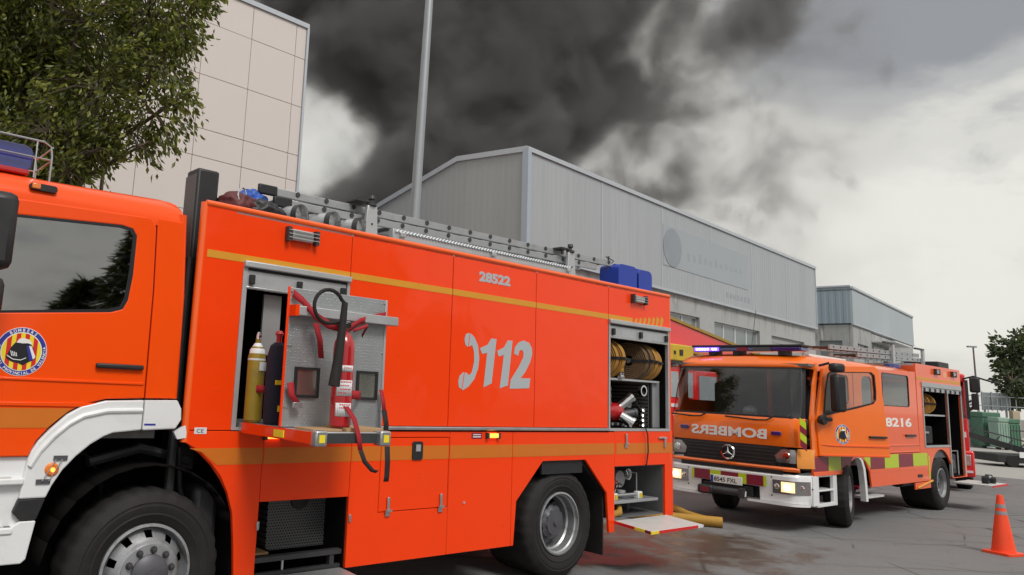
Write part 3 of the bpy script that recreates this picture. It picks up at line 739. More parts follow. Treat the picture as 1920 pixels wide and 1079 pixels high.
def hose_roll(loc, rz, r, wd, mat, label, parentrx=0, cat='fire hose'):
    t = empty('hose_roll', loc, rz, label, cat, 'rolled hoses in the lockers')
    prof = [(.06, wd/2)]
    k = int((r-.06)/.022)
    for i in range(k):
        a = .06+i*.022; prof += [(a+.003, wd/2-.004), (a+.011, wd/2+.006), (a+.019, wd/2-.004)]
    back = [(a_, -b_) for a_, b_ in reversed(prof)]
    MB().lathe(prof+[(r, wd/2-.012), (r+.004, 0), (r, -wd/2+.012)]+back+[(.06, wd/2)], (0, 0, 0), 'x', 40).build('coil', mat, t)
    MB().lathe([(0, -.05), (.03, -.05), (.03, .05), (.024, .07), (0, .07)], (0, -.0, .0), 'x', 14).build('coupling', 'steel', t)
    B(-wd/2-.008, wd/2+.008, -r-.008, -r*.2, -.015, .015).build('strap', 'black_strap', t)
    return t
def roundel(parent, cx_, cz_, rad, y, simple=False):
    """brigade emblem, flat print in stacked layers, facing -y"""
    e = .0012
    def disc(nm, r, mt, lv, c=(0, 0), n=44):
        return MB().plate(circ(cx_+c[0], cz_+c[1], r, n), [], y-e*lv, y-e*(lv-1), 'y').build(nm, mt, parent, smooth=False)
    disc('emblem_ring', rad, 'white_print', 1); disc('emblem_ring', rad*.975, 'blue_print', 2)
    disc('emblem_ring', rad*.80, 'white_print', 3); disc('emblem_field', rad*.765, 'yellow_print', 4)
    ri = rad*.765; w_ = ri*2/9
    for k in (-3, -1, 1, 3):
        x0, x1 = k*w_-w_/2, k*w_+w_/2
        f = lambda x: math.sqrt(max(0, ri*ri-x*x))
        MB().plate([(cx_+x0, cz_-f(x0)), (cx_+x1, cz_-f(x1)), (cx_+x1, cz_+f(x1)), (cx_+x0, cz_+f(x0))], [], y-e*5, y-e*4, 'y').build('emblem_stripe', 'red_print', parent, smooth=False)
    u = rad
    P = lambda L: [(cx_+a*u, cz_+b*u) for a, b in L]
    MB().plate(P([(-.58, -.22), (-.52, -.12), (-.42, .16), (-.26, .38), (0, .44), (.28, .38), (.44, .16), (.50, -.10), (.58, -.20), (.52, -.30), (.30, -.42), (.10, -.56), (-.06, -.48), (-.30, -.44), (-.52, -.34)]), [], y-e*6, y-e*5, 'y').build('emblem_helmet', 'black_print', parent, smooth=False)
    MB().plate(P([(-.24, .36), (-.14, .52), (.04, .56), (.26, .50), (.40, .30), (.20, .36), (0, .34)]), [], y-e*7, y-e*6, 'y').build('emblem_crest', 'white_print', parent, smooth=False)
    MB().plate(P([(.16, .24), (.26, .26), (.46, -.28), (.34, -.38)]), [], y-e*7, y-e*6, 'y').build('emblem_band', 'blue_print', parent, smooth=False)
    MB().plate(P([(.26, .26), (.36, .24), (.56, -.20), (.47, -.30)]), [], y-e*7.2, y-e*6, 'y').build('emblem_band', 'white_print', parent, smooth=False)
    if not simple:
        MB().plate(P([(-.54, -.20), (-.30, -.34), (0, -.36), (.20, -.26), (.20, -.23), (0, -.33), (-.30, -.31), (-.54, -.16)]), [], y-e*7, y-e*6, 'y').build('emblem_line', 'white_print', parent, smooth=False)
        for q in range(4): MB().plate(P([(-.44+q*.07, .02-.02*q), (-.41+q*.07, .02-.02*q), (-.33+q*.06, -.20), (-.36+q*.06, -.20)]), [], y-e*7, y-e*6, 'y').build('emblem_line', 'white_print', parent, smooth=False)
    for s_, top in (('BOMBERS', True), ('CONSORCI PROVINCIAL DE VALENCIA', False)):
        n = len(s_); span = 66 if top else 205
        for i, ch in enumerate(s_):
            if ch == ' ': continue
            f = (i-(n-1)/2)/(n-1)
            a = R(90-f*span) if top else R(270+f*span)
            rr_ = rad*(.825 if top else .945)
            tx, tz = cx_+rr_*math.cos(a), cz_+rr_*math.sin(a)
            rot = a-math.pi/2 if top else a+math.pi/2
            o = text('emblem_letter', ch, rad*(.175 if top else .15), 'white_print', parent, (0, 0, 0), (0, 0, 0), ext=.0006, bold=rad*.004, align='CENTER')
            o.matrix_basis = Matrix.Translation((tx, y-e*3, tz)) @ Matrix.Rotation(-rot, 4, 'Y') @ Matrix.Rotation(math.pi/2, 4, 'X')
def caged_lamp(parent, x, z, y=0, w_=.25, h=.085):
    o = B(x-w_/2+.03, x+w_/2-.03, y-.045, y, z-h/2, z+h/2).build('side_lamp', 'lamp_lens', parent, bevel=.012)
    for sx in (-1, 1):
        B(x+sx*w_/2-.016, x+sx*w_/2+.016, y-.05, y, z-h/2-.012, z+h/2+.012).build('lamp_bracket', 'dark_metal', o)
    for zz in (-.028, 0, .028):
        MB().tube([(x-w_/2-.01, y-.056, z+zz), (x+w_/2+.01, y-.056, z+zz)], .0035, 5).build('guard_wire', 'steel', o)
    return o
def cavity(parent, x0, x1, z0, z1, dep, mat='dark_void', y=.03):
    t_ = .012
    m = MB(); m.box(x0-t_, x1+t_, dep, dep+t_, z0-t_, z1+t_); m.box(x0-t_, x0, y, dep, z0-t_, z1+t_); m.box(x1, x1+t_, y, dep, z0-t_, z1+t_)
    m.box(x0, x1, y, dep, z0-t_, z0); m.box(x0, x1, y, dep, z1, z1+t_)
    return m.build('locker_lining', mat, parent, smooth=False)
def roller_head(parent, x0, x1, z, ncl=3, drop=.17):
    h = B(x0, x1, -.035, .06, z-.035, z+.012).build('shutter_housing', 'alu', parent, bevel=.008)
    B(x0+.01, x1-.01, -.004, .01, z-.05, z-.036).build('shutter_seal', 'black_plastic', h)
    B(x0+.03, x1-.03, .0, .022, z-drop, z-.052).build('shutter_slat', 'alu', h, bevel=.006)
    B(x0+.03, x1-.03, -.012, .024, z-drop-.02, z-drop).build('shutter_bar', 'steel', h, bevel=.005)
    for k in range(ncl):
        xc = x0+.07+(x1-x0-.14)*k/(ncl-1)
        B(xc-.02, xc+.02, -.03, 0, z-drop+.015, z-drop+.085).build('shutter_catch', 'black_plastic', h, bevel=.004)
    return h

# ------------------------------------------------------------------ NEAREST FIRE ENGINE (28522)
f1 = empty('fire_engine', O1, T1, 'nearest red-orange fire engine with open lockers, number 28522 and 112 lettering', 'fire engine')
XB, XR = 2.235, 8.16
ZT = 2.985
G_ = .004
def panel(outer, holes=(), mat='red_paint', nm='body_panel', y0=0.0, y1=.028, bev=.0025, par=None):
    return MB().plate(outer, list(holes), y0, y1, 'y').build(nm, mat, par or f1, bevel=bev, smooth=False, seg=1)
# upper panels
op1 = rect(2.565, 3.495, 1.43, 2.585); op2 = rect(6.965, 8.125, 1.44, 2.58)
panel(rect(XB, 3.50, 1.448, ZT), []) if False else None
MB().plate([(XB, 1.412), (XB, ZT), (3.508-G_, ZT), (3.508-G_, 2.60), (2.555, 2.60), (2.555, 1.412)], [], 0, .028, 'y').build('body_panel', 'red_paint', f1, smooth=False)
seams = [3.508, 4.635, 5.767, 6.955]
for a, b in zip(seams[:-1], seams[1:]):
    panel(rect(a+G_, b-G_, 1.450, ZT))
panel([(6.955+G_, 2.592), (8.135, 2.592), (8.135, 1.412), (XR, 1.412), (XR, ZT), (6.955+G_, ZT)])
# lower panels
panel([(XB, 1.405), (XB, 1.325), (2.34, 1.27), (2.43, 1.19), (2.51, 1.10), (2.57, .99), (2.62, .85), (2.645, .66), (2.67, .40), (2.83-G_, .40), (2.83-G_, 1.405)])
panel(rect(2.83, 3.61, .912, 1.405))
panel(rect(3.61+G_, 4.665, .385, 1.405), [rect(3.906, 4.664-.001, .772, 1.360)])
dr1 = panel(rect(3.912, 4.658, .778, 1.354), nm='locker_door')
panel(rect(4.665+G_, 5.47, .385, 1.405))
panel([(5.474, 1.405), (5.474, .385), (5.51, .385), (5.54, .775), (5.91, 1.13), (6.575, 1.13), (6.937, .785), (6.978, .385), (7.07, .385), (7.07, 1.405)])
panel([(7.07+G_, 1.425), (7.07+G_, 1.05), (8.035, 1.05), (8.035, .49), (8.195, .49), (8.195, 1.425)], )
# inner skin behind the seams and the main body box
MB().plate([(2.30, 2.95), (2.30, 1.36), (2.72, 1.30), (2.72, .95), (3.64, .95), (3.64, .42), (5.46, .42), (5.46, .80), (5.86, 1.17), (6.62, 1.17), (6.99, .80), (7.03, .42), (7.06, 1.08), (8.12, 1.08), (8.12, 2.95)], [rect(2.56, 3.50, 1.42, 2.60), rect(6.96, 8.11, 1.43, 2.59)], .030, .045, 'y').build('inner_skin', 'dark_void', f1, smooth=False)
B(2.50, 8.14, .95, 2.46, .75, 2.93).build('tank_body', 'red_paint', f1, smooth=False)
B(2.47, XR, .0, 2.5, 2.945, 2.984).build('roof_deck', 'alu', f1, smooth=False)
B(8.13, XR, .03, 2.5, 1.06, 2.94).build('rear_wall', 'red_paint', f1, smooth=False)
B(8.155, 8.19, .03, .10, .49, 1.42).build('rear_post', 'red_paint', f1, smooth=False)
B(2.47, 2.50, .03, 2.46, 1.33, 2.94).build('front_wall', 'black_plastic', f1, smooth=False)
B(2.24, 8.16, 2.47, 2.5, .45, 2.94).build('far_side', 'red_paint', f1, smooth=False)
# rounded edge profiles; the lighter orange paints in the highlight along them
def edge(p, r, nm='edge_profile', mat='orange_edge'):
    return MB().tube(p, r, 14).build(nm, mat, f1)
edge([(XB, .012, ZT-.006), (XR, .012, ZT-.006)], .024); edge([(XB, .030, 1.33), (XB, .030, ZT)], .031)
edge([(XR, .026, 1.06), (XR, .026, ZT)], .028)
edge([(2.28, .03, 1.31), (2.36, .03, 1.26), (2.45, .03, 1.18), (2.53, .03, 1.08), (2.585, .03, .99), (2.635, .03, .85), (2.66, .03, .66), (2.685, .03, .40)], .014, 'arch_lip', 'red_paint')
# stripes as film
def film(x0, x1, z0, z1, mat, nm='reflective_stripe'):
    return B(x0, x1, -.0022, -.0006, z0, z1).build(nm, mat, f1, smooth=False)
for a, b in ((XB+.03, 3.504), (3.512, 4.631), (4.639, 5.763), (5.771, 6.951), (6.959, 7.40)): film(a, b, 2.598, 2.652, 'gold_stripe')
for k in range(7):
    xa = 7.43+k*.085; hh = .018+.012*k
    MB().plate([(xa, 2.615-hh*.2), (xa+.045, 2.60), (xa+.075+.002*k, 2.645+hh*.5), (xa+.03, 2.64+hh)], [], -.0022, -.0006, 'y').build('stripe_flourish', 'gold_stripe', f1, smooth=False)
MB().plate([(2.26, 1.290), (2.826, 1.288), (2.826, 1.176), (2.47, 1.176), (2.36, 1.262)], [], -.0022, -.0006, 'y').build('reflective_stripe', 'ochre_stripe', f1, smooth=False)
for a, b in ((2.836, 3.609), (3.618, 3.904), (3.914, 4.656), (4.672, 5.468), (5.476, 7.066), (7.10, 8.19)): film(a, b, 1.176, 1.289, 'ochre_stripe')
# rail under the upper panels
B(3.50, 6.96, -.018, .03, 1.418, 1.446).build('side_rail', 'steel', f1, bevel=.006)
B(2.80, 3.50, -.012, .03, 1.412, 1.428).build('side_rail', 'steel', f1, bevel=.004)
for a_, b_ in ((XB+.035, 3.50), (3.515, 4.63), (4.645, 5.76), (5.775, 6.95)):
    for q in range(int((b_-a_)/.18)):
        xx = a_+.03+q*.18
        if 'rv' not in globals(): rv = MB().lathe([(0, -.0022), (.0045, -.0015), (.006, 0)], (0, 0, 0), 'y', 8).build('rivet', 'red_paint', f1); o_ = rv
        else: o_ = share(rv, f1)
        o_.location = (xx, 0, 1.466)
# lettering
RX = (math.pi/2, 0, 0)
text('lettering', '28522', .118, 'grey_print', f1, (4.965, -.0008, 2.770), RX, bold=.006, sx=1.42)
def poly(nm, L, mat='grey_print'): return MB().plate(L, [], -.0026, -.0006, 'y').build(nm, mat, f1, smooth=False)
poly('digit', [(5.0, 2.150), (5.10, 2.19), (5.145, 2.25), (5.215, 2.25), (5.165, 1.84), (5.06, 1.80), (5.095, 2.115), (5.03, 2.10)])
poly('digit', [(5.225, 2.140), (5.32, 2.18), (5.37, 2.25), (5.435, 2.25), (5.385, 1.83), (5.275, 1.80), (5.32, 2.11), (5.25, 2.09)])
poly('digit', [(5.46, 2.13), (5.47, 2.19), (5.52, 2.24), (5.59, 2.265), (5.67, 2.25), (5.715, 2.20), (5.72, 2.14), (5.69, 2.06), (5.62, 1.96), (5.56, 1.905), (5.70, 1.910), (5.685, 1.815), (5.41, 1.80), (5.42, 1.88), (5.53, 2.01), (5.59, 2.10), (5.595, 2.15), (5.57, 2.175), (5.535, 2.165), (5.52, 2.115)])
poly('telephone_symbol', [(4.84, 2.275), (4.815, 2.26), (4.80, 2.22), (4.812, 2.17), (4.84, 2.15), (4.872, 2.16), (4.90, 2.17), (4.925, 2.11), (4.93, 2.02), (4.905, 1.93), (4.875, 1.90), (4.84, 1.92), (4.80, 1.925), (4.755, 1.89), (4.74, 1.84), (4.75, 1.79), (4.80, 1.765), (4.87, 1.80), (4.94, 1.87), (4.985, 1.97), (4.995, 2.06), (4.975, 2.17), (4.93, 2.24), (4.88, 2.275)])
MB().plate([(4.868, 2.29), (4.876, 2.29), (4.850, 2.13), (4.842, 2.13)], [], -.0034, -.0026, 'y').build('symbol_line', 'red_paint', f1, smooth=False)
MB().plate([(4.81, 1.94), (4.818, 1.94), (4.79, 1.76), (4.782, 1.76)], [], -.0034, -.0026, 'y').build('symbol_line', 'red_paint', f1, smooth=False)
B(2.285, 2.375, -.0022, -.0006, 1.385, 1.428).build('sticker', 'label_white', f1, smooth=False)
text('sticker_text', 'CE', .036, 'black_print', f1, (2.300, -.0026, 1.393), RX, ext=.0005, sx=1.25)
B(4.93, 5.06, -.0022, -.0006, 1.345, 1.395).build('sticker', 'maroon_panel', f1, smooth=False)
B(4.945, 5.045, -.0028, -.0022, 1.376, 1.384).build('sticker_line', 'label_white', f1, smooth=False)
B(4.945, 5.045, -.0028, -.0022, 1.356, 1.366).build('sticker_line', 'label_white', f1, smooth=False)
# lamps on the body
caged_lamp(f1, 3.02, 2.862); caged_lamp(f1, 7.50, 2.868, w_=.24, h=.075)
for xx in (2.90, 5.19):
    o = B(xx-.07, xx+.07, -.028, 0, 1.352, 1.392).build('marker_lamp', 'amber_lit', f1, bevel=.008)
    B(xx-.085, xx-.06, -.032, 0, 1.345, 1.397).build('lamp_end', 'dark_metal', o); B(xx+.06, xx+.085, -.032, 0, 1.345, 1.397).build('lamp_end', 'dark_metal', o)
# locker door fittings
MB().plate(rrect(4.235, 4.35, 1.175, 1.325, .02), [], -.012, -.001, 'y').build('door_lock', 'black_plastic', dr1, bevel=.003)
B(4.268, 4.318, -.018, -.012, 1.245, 1.30).build('door_key_plate', 'alu', dr1)
def latch(x, z, par):
    a = B(x-.022, x+.022, -.014, 0, z-.06, z-.015).build('latch', 'steel', par, bevel=.004)
    B(x-.012, x+.012, -.022, -.004, z-.015, z+.09).build('latch_lever', 'steel', a, bevel=.004)
    B(x-.03, x+.03, -.03, -.012, z-.022, z-.006).build('latch_hook', 'steel', a)
latch(4.0, .80, f1); latch(4.575, .80, f1); latch(7.27, 1.30, f1)
B(7.90, 8.06, -.02, 0, 1.335, 1.355).build('latch', 'steel', f1, bevel=.004); B(8.0, 8.03, -.025, 0, 1.24, 1.345).build('latch_lever', 'steel', f1, bevel=.004)
MB().lathe([(0, -.006), (.012, -.006), (.012, 0)], (4.86, 0, .80), 'y', 12).build('rivet', 'alu', f1)
# wheels and chassis
WF = make_wheel(f1, 2.05, .03, .515, .515, .30, 'front', wd=.32); WR = make_wheel(f1, 6.25, .06, .520, .520, .30, 'rear', wd=.58)
make_wheel(f1, 2.05, 2.47, .515, .515, .30, 'front', side=1, wd=.32); make_wheel(f1, 6.25, 2.44, .520, .520, .30, 'rear', side=1, wd=.58)
B(.9, 8.0, .80, .92, .60, .85).build('chassis_rail', 'black_plastic', f1); B(.9, 8.0, 1.60, 1.72, .60, .85).build('chassis_rail', 'black_plastic', f1)
MB().tube([(2.05, .3, .52), (2.05, 2.2, .52)], .07, 10).build('front_axle', 'black_plastic', f1)
MB().tube([(6.25, .3, .52), (6.25, 2.2, .52)], .09, 10).lathe([(0, -.2), (.2, -.15), (.26, 0), (.2, .15), (0, .2)], (6.25, 1.25, .52), 'x', 16).build('rear_axle', 'black_plastic', f1)
MB().plate([(5.56, .80), (5.93, 1.10), (6.56, 1.10), (6.92, .80), (6.92, 1.2), (5.56, 1.2)], [], .05, .9, 'y').build('wheel_arch_liner', 'black_plastic', f1, smooth=False)
B(6.93, 6.95, .05, .62, .16, 1.0).build('mudflap', 'rubber', f1)
B(5.93, 6.56, .030, .06, 1.00, 1.125).build('arch_filler', 'black_plastic', f1)
m_ = MB()
for k in range(15):
    a = R(172-k*11.8); b = R(172-(k+1)*11.8)
    for (q0, q1) in ((a, b),):
        p = [(2.05+.66*math.cos(q0), .52+.66*math.sin(q0)), (2.05+.66*math.cos(q1), .52+.66*math.sin(q1))]
        m_.add([(p[0][0], .05, p[0][1]), (p[1][0], .05, p[1][1]), (p[1][0], .75, p[1][1]), (p[0][0], .75, p[0][1])], [(0, 1, 2, 3)])
m_.build('wheel_arch_liner', 'dark_void', f1, solid=.01)
B(1.30, 2.75, .72, .74, .30, 1.5).build('splash_panel', 'dark_void', f1); B(2.66, 2.70, .06, .9, .30, 1.30).build('splash_panel', 'dark_void', f1)
MB().tube([(2.30, .25, 1.28), (2.35, .3, 1.0), (2.45, .3, .7)], .02, 8).build('air_line', 'dark_metal', f1)
MB().tube([(1.70, .30, 1.18), (2.05, .34, 1.26), (2.40, .30, 1.18)], .035, 8).build('leaf_spring', 'dark_metal', f1)
B(2.42, 2.62, .20, .60, .62, 1.02).build('air_tank', 'dark_metal', f1, bevel=.05)
MB().tube([(1.55, .5, 1.25), (1.72, .42, 1.22), (1.83, .40, 1.08), (1.86, .45, .9)], .014, 8).build('brake_hose', 'rubber', f1)
# roller shutters, frames and linings
roller_head(f1, 2.555, 3.505, 2.600, 3); roller_head(f1, 6.958, 8.13, 2.590, 3)
MB().plate(rect(2.556, 3.506, 1.412, 2.57), [rect(2.592, 3.480, 1.432, 2.57-.001)], -.006, .05, 'y').build('locker_frame', 'alu', f1, smooth=False)
MB().plate(rect(6.960, 8.134, 1.418, 2.565), [rect(6.985, 8.105, 1.445, 2.564)], -.006, .05, 'y').build('locker_frame', 'alu', f1, smooth=False)
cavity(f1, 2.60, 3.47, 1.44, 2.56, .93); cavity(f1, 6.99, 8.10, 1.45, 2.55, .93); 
# pull-out rack in the front locker
tray = B(2.62, 3.20, -.93, .35, 1.405, 1.468).build('slide_tray', 'alu', f1, bevel=.004)
B(2.612, 2.622, -.93, -.05, 1.398, 1.470).build('tray_side', 'red_paint', tray); B(2.604, 2.613, -.62, -.50, 1.41, 1.455).build('tray_reflector', 'yellow_print', tray)
B(2.67, 3.14, -.945, -.93, 1.40, 1.462).build('tray_front', 'dark_metal', tray)
for xx in (2.615, 3.115):
    b_ = B(xx, xx+.085, -.985, -.90, 1.385, 1.480).build('tray_corner', 'steel', tray, bevel=.010)
    B(xx+.022, xx+.064, -.988, -.984, 1.408, 1.455).build('corner_reflector', 'yellow_print', tray)
B(2.90, 3.20, -.90, -.62, 1.468, 1.492).build('wood_board', 'wood', tray, bevel=.003)
B(2.66, 2.88, -.88, -.66, 1.468, 1.484).build('wood_board', 'wood', tray, bevel=.003)
rk = B(2.615, 3.435, -.565, -.545, 1.475, 2.385).build('rack_plate', 'tread_plate', f1, bevel=.003)
B(2.602, 2.618, -.572, -.558, 1.475, 2.39).build('rack_edge', 'red_paint', rk, bevel=.003)
B(3.428, 3.446, -.572, -.538, 1.475, 2.385).build('rack_edge', 'alu', rk, bevel=.003)
B(2.80, 2.95, .10, .12, 1.95, 2.40).build('rack_panel', 'tread_plate', rk)
B(2.64, 3.50, -.64, -.566, 2.200, 2.262).build('rack_ledge', 'alu', rk, bevel=.004); B(2.622, 2.652, -.642, -.56, 2.195, 2.268).build('ledge_end', 'red_paint', rk)
for xa, xb in ((2.69, 2.885), (3.20, 3.385)):
    a = MB().plate(rect(xa, xb, 1.665, 1.865), [rect(xa+.018, xb-.018, 1.683, 1.847)], -.582, -.566, 'y').build('mirror_frame', 'black_plastic', rk, smooth=False)
    B(xa+.015, xb-.015, -.572, -.567, 1.68, 1.85).build('mirror_face', 'mirror_pale', rk, smooth=False)
for xx in (2.63, 2.65, 3.42):
    for zz in (1.6, 2.0, 2.36): MB().lathe([(0, -.006), (.007, -.005), (.008, 0)], (xx, -.566, zz), 'y', 8).build('screw', 'steel', rk)
def strap(pts, wv, mat, nm='strap', par=None): return MB().ribbon(pts, wv).build(nm, mat, par or rk, solid=.004)
strap([(2.63, -.585, 2.345), (2.69, -.61, 2.30), (2.75, -.69, 2.20), (2.82, -.75, 2.145), (2.90, -.80, 2.125)], (.004, 0, .026), 'red_strap')
strap([(3.42, -.585, 2.275), (3.28, -.60, 2.24), (3.13, -.67, 2.20), (3.02, -.75, 2.16), (2.93, -.82, 2.125)], (.004, 0, .024), 'red_strap')
strap([(2.99, -.79, 2.12), (3.06, -.80, 2.15), (3.13, -.76, 2.17), (3.16, -.66, 2.10)], (.0, .004, .010), 'red_strap')
strap([(2.80, -.62, 2.16), (2.84, -.62, 2.05), (2.86, -.62, 1.93)], (.022, 0, 0), 'red_strap')
strap([(2.645, -.60, 1.76), (2.66, -.60, 1.68), (2.70, -.61, 1.63)], (.024, 0, .004), 'red_strap'); B(2.665, 2.735, -.625, -.605, 1.60, 1.635).build('buckle', 'steel', rk, bevel=.003)
strap([(2.99, -.815, 1.70), (3.06, -.80, 1.70), (3.14, -.68, 1.69), (3.22, -.60, 1.70)], (.0, .002, .028), 'red_strap')
strap([(2.88, -.80, 1.72), (2.90, -.86, 1.64), (2.94, -.92, 1.55), (2.955, -.955, 1.45), (2.965, -.97, 1.36)], (.017, 0, .004), 'red_strap')
strap([(2.965, -.972, 1.36), (3.00, -.975, 1.29), (3.06, -.98, 1.235), (3.10, -.98, 1.225)], (.014, 0, .007), 'black_strap')
strap([(3.40, -.60, 1.74), (3.41, -.62, 1.66), (3.405, -.64, 1.60)], (.016, 0, .0), 'red_strap')
strap([(3.405, -.64, 1.60), (3.415, -.66, 1.50), (3.41, -.66, 1.42)], (.022, 0, .0), 'black_strap')
strap([(3.165, -.99, 1.385), (3.17, -.995, 1.28), (3.165, -1.0, 1.20), (3.16, -1.0, 1.165)], (.020, 0, .0), 'black_strap')
# lower recess with perforated guard and fold-down step
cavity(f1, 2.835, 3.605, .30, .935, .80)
gm = pmat('guard_mesh', (.10, .10, .105), .5, metal=.4, var=.2)
def perf(nm='perforated', ax=0, k_=.024):
    m = bpy.data.materials.new(nm); m.use_nodes = True; t = NT(m.node_tree)
    co = t.add('ShaderNodeTexCoord').outputs['Object']; s = t.add('ShaderNodeSeparateXYZ', {0: co})
    u = t.math('DIVIDE', s.outputs[ax], k_); v = t.math('DIVIDE', s.outputs[2], k_*.866)
    row = t.math('MODULO', t.math('FLOOR', v), 2.0)
    uu = t.math('SUBTRACT', t.math('FRACT', t.math('ADD', u, t.math('MULTIPLY', row, .5))), .5); vv = t.math('SUBTRACT', t.math('FRACT', v), .5)
    d = t.math('SQRT', t.math('ADD', t.math('POWER', uu, 2.0), t.math('POWER', vv, 2.0)))
    k = t.rng(d, .27, .33, 0, 1)
    c = t.mix(k, (.004, .004, .004), (.13, .13, .135))
    b = t.add('ShaderNodeBsdfPrincipled', {'Base Color': c, 'Roughness': .45, 'Metallic': .3})
    t.l.new(b.outputs[0], t.add('ShaderNodeOutputMaterial').inputs[0]); MATS[nm] = m; return nm
perf()
gd = MB().plate(rrect(3.08, 3.64, .50, .905, .04), [], .30, .55, 'y').build('guard_box', 'perforated', f1, bevel=.015)
MB().lathe([(.09, -.004), (.085, -.012), (.0, -.014)], (3.36, .30, .875), 'y', 24).build('filler_cap', 'black_plastic', gd)
B(2.84, 3.60, .04, .10, .485, .520).build('cross_member', 'dark_metal', f1); B(2.84, 3.60, .05, .09, .385, .41).build('cross_member', 'dark_metal', f1)
B(3.50, 3.54, .05, .09, .41, .485).build('cross_member', 'dark_metal', f1); MB().tube([(3.1, .08, .30), (3.1, .08, .48)], .012, 6).build('stay', 'steel', f1)
B(2.85, 3.05, .2, .55, .50, .515).build('shelf', 'wood', f1)
st1 = MB().plate(rrect(2.86, 3.58, -.44, .02, .02), [], 0, .025, 'z').build('fold_down_step', 'tread_plate', f1, bevel=.003, loc=(0, 0, .365), rot=(R(3), 0, 0))
for xx in (2.815, 3.62): B(xx, xx+.02, -.012, .0, .72, .78).build('hinge', 'steel', f1, bevel=.004)
# rear locker: shelf and chequer plate
B(6.99, 8.03, .06, .85, 1.955, 1.978).build('shelf', 'alu', f1, bevel=.003)
B(7.93, 8.09, .10, .115, 1.45, 1.955).build('divider_plate', 'tread_plate', f1); B(7.86, 7.875, .1, .85, 1.45, 1.955).build('divider_plate', 'perforated', f1)
B(7.885, 7.915, .08, .10, 1.45, 1.985).build('divider_edge', 'black_plastic', f1)
B(7.43, 7.50, .50, .52, 1.80, 1.83).build('locker_lamp', 'amber_lit', f1)
# lower rear locker
cavity(f1, 7.085, 8.03, .52, 1.04, .85, 'locker_grey')
B(7.10, 7.96, .04, .80, .655, .685).build('shelf', 'tread_plate', f1, bevel=.004); B(7.75, 7.80, .30, .34, .5, .655).build('shelf_leg', 'locker_grey', f1)
pf = MB().plate(rrect(7.075, 8.05, -.43, .0, .012, 2), [], 0, .028, 'z').build('fold_down_platform', 'tread_plate_light', f1, bevel=.003, loc=(0, 0, .472), rot=(R(4.5), 0, 0))
for xa, xb, mt in ((7.06, 7.20, 'yellow_print'), (7.20, 7.95, 'red_print'), (7.95, 8.06, 'label_white')):
    B(xa, xb, -.437, -.430, -.002, .026).build('platform_edge', mt, pf)
for ya, yb, mt in ((-.43, -.36, 'maroon_panel'), (-.36, -.24, 'yellow_print'), (-.24, 0, 'red_print')):
    B(7.066, 7.074, ya, yb, -.002, .026).build('platform_edge', mt, pf)
# ---- cab
ZC = 2.72
CF = .60
cabo = [(CF+.02, .66), (CF, 1.3), (CF+.02, 2.0), (CF+.10, 2.70), (2.10, ZC), (2.13, 2.3), (2.145, 1.615), (1.91, 1.607), (1.67, 1.595), (1.52, 1.555), (1.43, 1.50), (1.345, 1.415), (1.285, 1.34), (1.25, 1.25), (1.24, .66)]
# door and rear pillar panels
win = [(.80, 2.06), (.78, 2.60), (.83, 2.655), (1.06, 2.675), (1.66, 2.715), (1.725, 2.705), (1.757, 2.66), (1.757, 2.40), (1.74, 2.23), (1.715, 2.175), (1.64, 2.148)]
def inset(L, d):
    cx_ = sum(p[0] for p in L)/len(L); cz_ = sum(p[1] for p in L)/len(L)
    return [(p[0]+(cx_-p[0])/max(.001, math.hypot(cx_-p[0], cz_-p[1]))*d, p[1]+(cz_-p[1])/max(.001, math.hypot(cx_-p[0], cz_-p[1]))*d) for p in L]
door1 = [(CF+.16, 1.255), (CF+.13, 2.0), (CF+.20, 2.755), (1.06, 2.772), (1.80, 2.797), (1.86, 2.785), (1.885, 2.74), (1.905, 2.30), (1.915, 1.612), (1.67, 1.60), (1.52, 1.56), (1.43, 1.505), (1.345, 1.42), (1.285, 1.345), (1.25, 1.255)]
cd1 = MB().plate(door1, [win], -.006, .03, 'y').build('cab_door', 'cab_paint', f1, bevel=.008, smooth=False)
MB().plate(inset(win, -.004), [inset(win, .022)], -.004, .02, 'y').build('window_seal', 'black_print', cd1, smooth=False)
MB().plate(inset(win, .018), [], .004, .010, 'y').build('window', 'cab_glass', cd1, smooth=False)
# pressed swage lines on the door
B(.80, 1.90, -.014, -.006, 1.695, 1.712).build('swage_line', 'cab_paint', cd1, bevel=.006); MB().plate([(.80, 1.565), (1.62, 1.575), (1.54, 1.548), (.80, 1.545)], [], -.014, -.005, 'y').build('swage_line', 'cab_paint', cd1, bevel=.003)
MB().plate([(.80, 1.53), (1.468, 1.538), (1.335, 1.420), (.80, 1.418)], [], -.0085, -.0065, 'y').build('reflective_stripe', 'ochre_stripe', cd1, smooth=False)
B(1.58, 1.885, -.035, -.006, 1.790, 1.822).build('handle', 'black_plastic', cd1, bevel=.010); MB().plate(rrect(1.63, 1.79, 1.76, 1.85, .03), [], -.0075, -.004, 'y').build('handle_recess', 'cab_paint', cd1, smooth=False)
roundel(cd1, 1.142, 1.862, .143, -.0065)
MB().plate([(1.893, 2.80), (2.075, 2.80), (2.108, 2.3), (2.122, 1.617), (1.923, 1.612), (1.913, 2.3), (1.893, 2.74)], [], -.004, .03, 'y').build('rear_pillar', 'cab_paint', f1, bevel=.004, smooth=False)
MB().plate([(CF, 1.255), (CF, 2.0), (CF+.08, 2.75), (CF+.19, 2.752), (CF+.12, 2.0), (CF+.15, 1.255)], [], -.004, .03, 'y').build('front_pillar', 'cab_paint', f1, smooth=False)
edge([(2.118, .028, 1.615), (2.105, .028, 2.3), (2.070, .028, 2.86)], .032, 'rear_corner', 'cab_paint')
B(.62, 2.12, .50, .52, .35, 1.56).build('inner_skin', 'dark_void', f1)
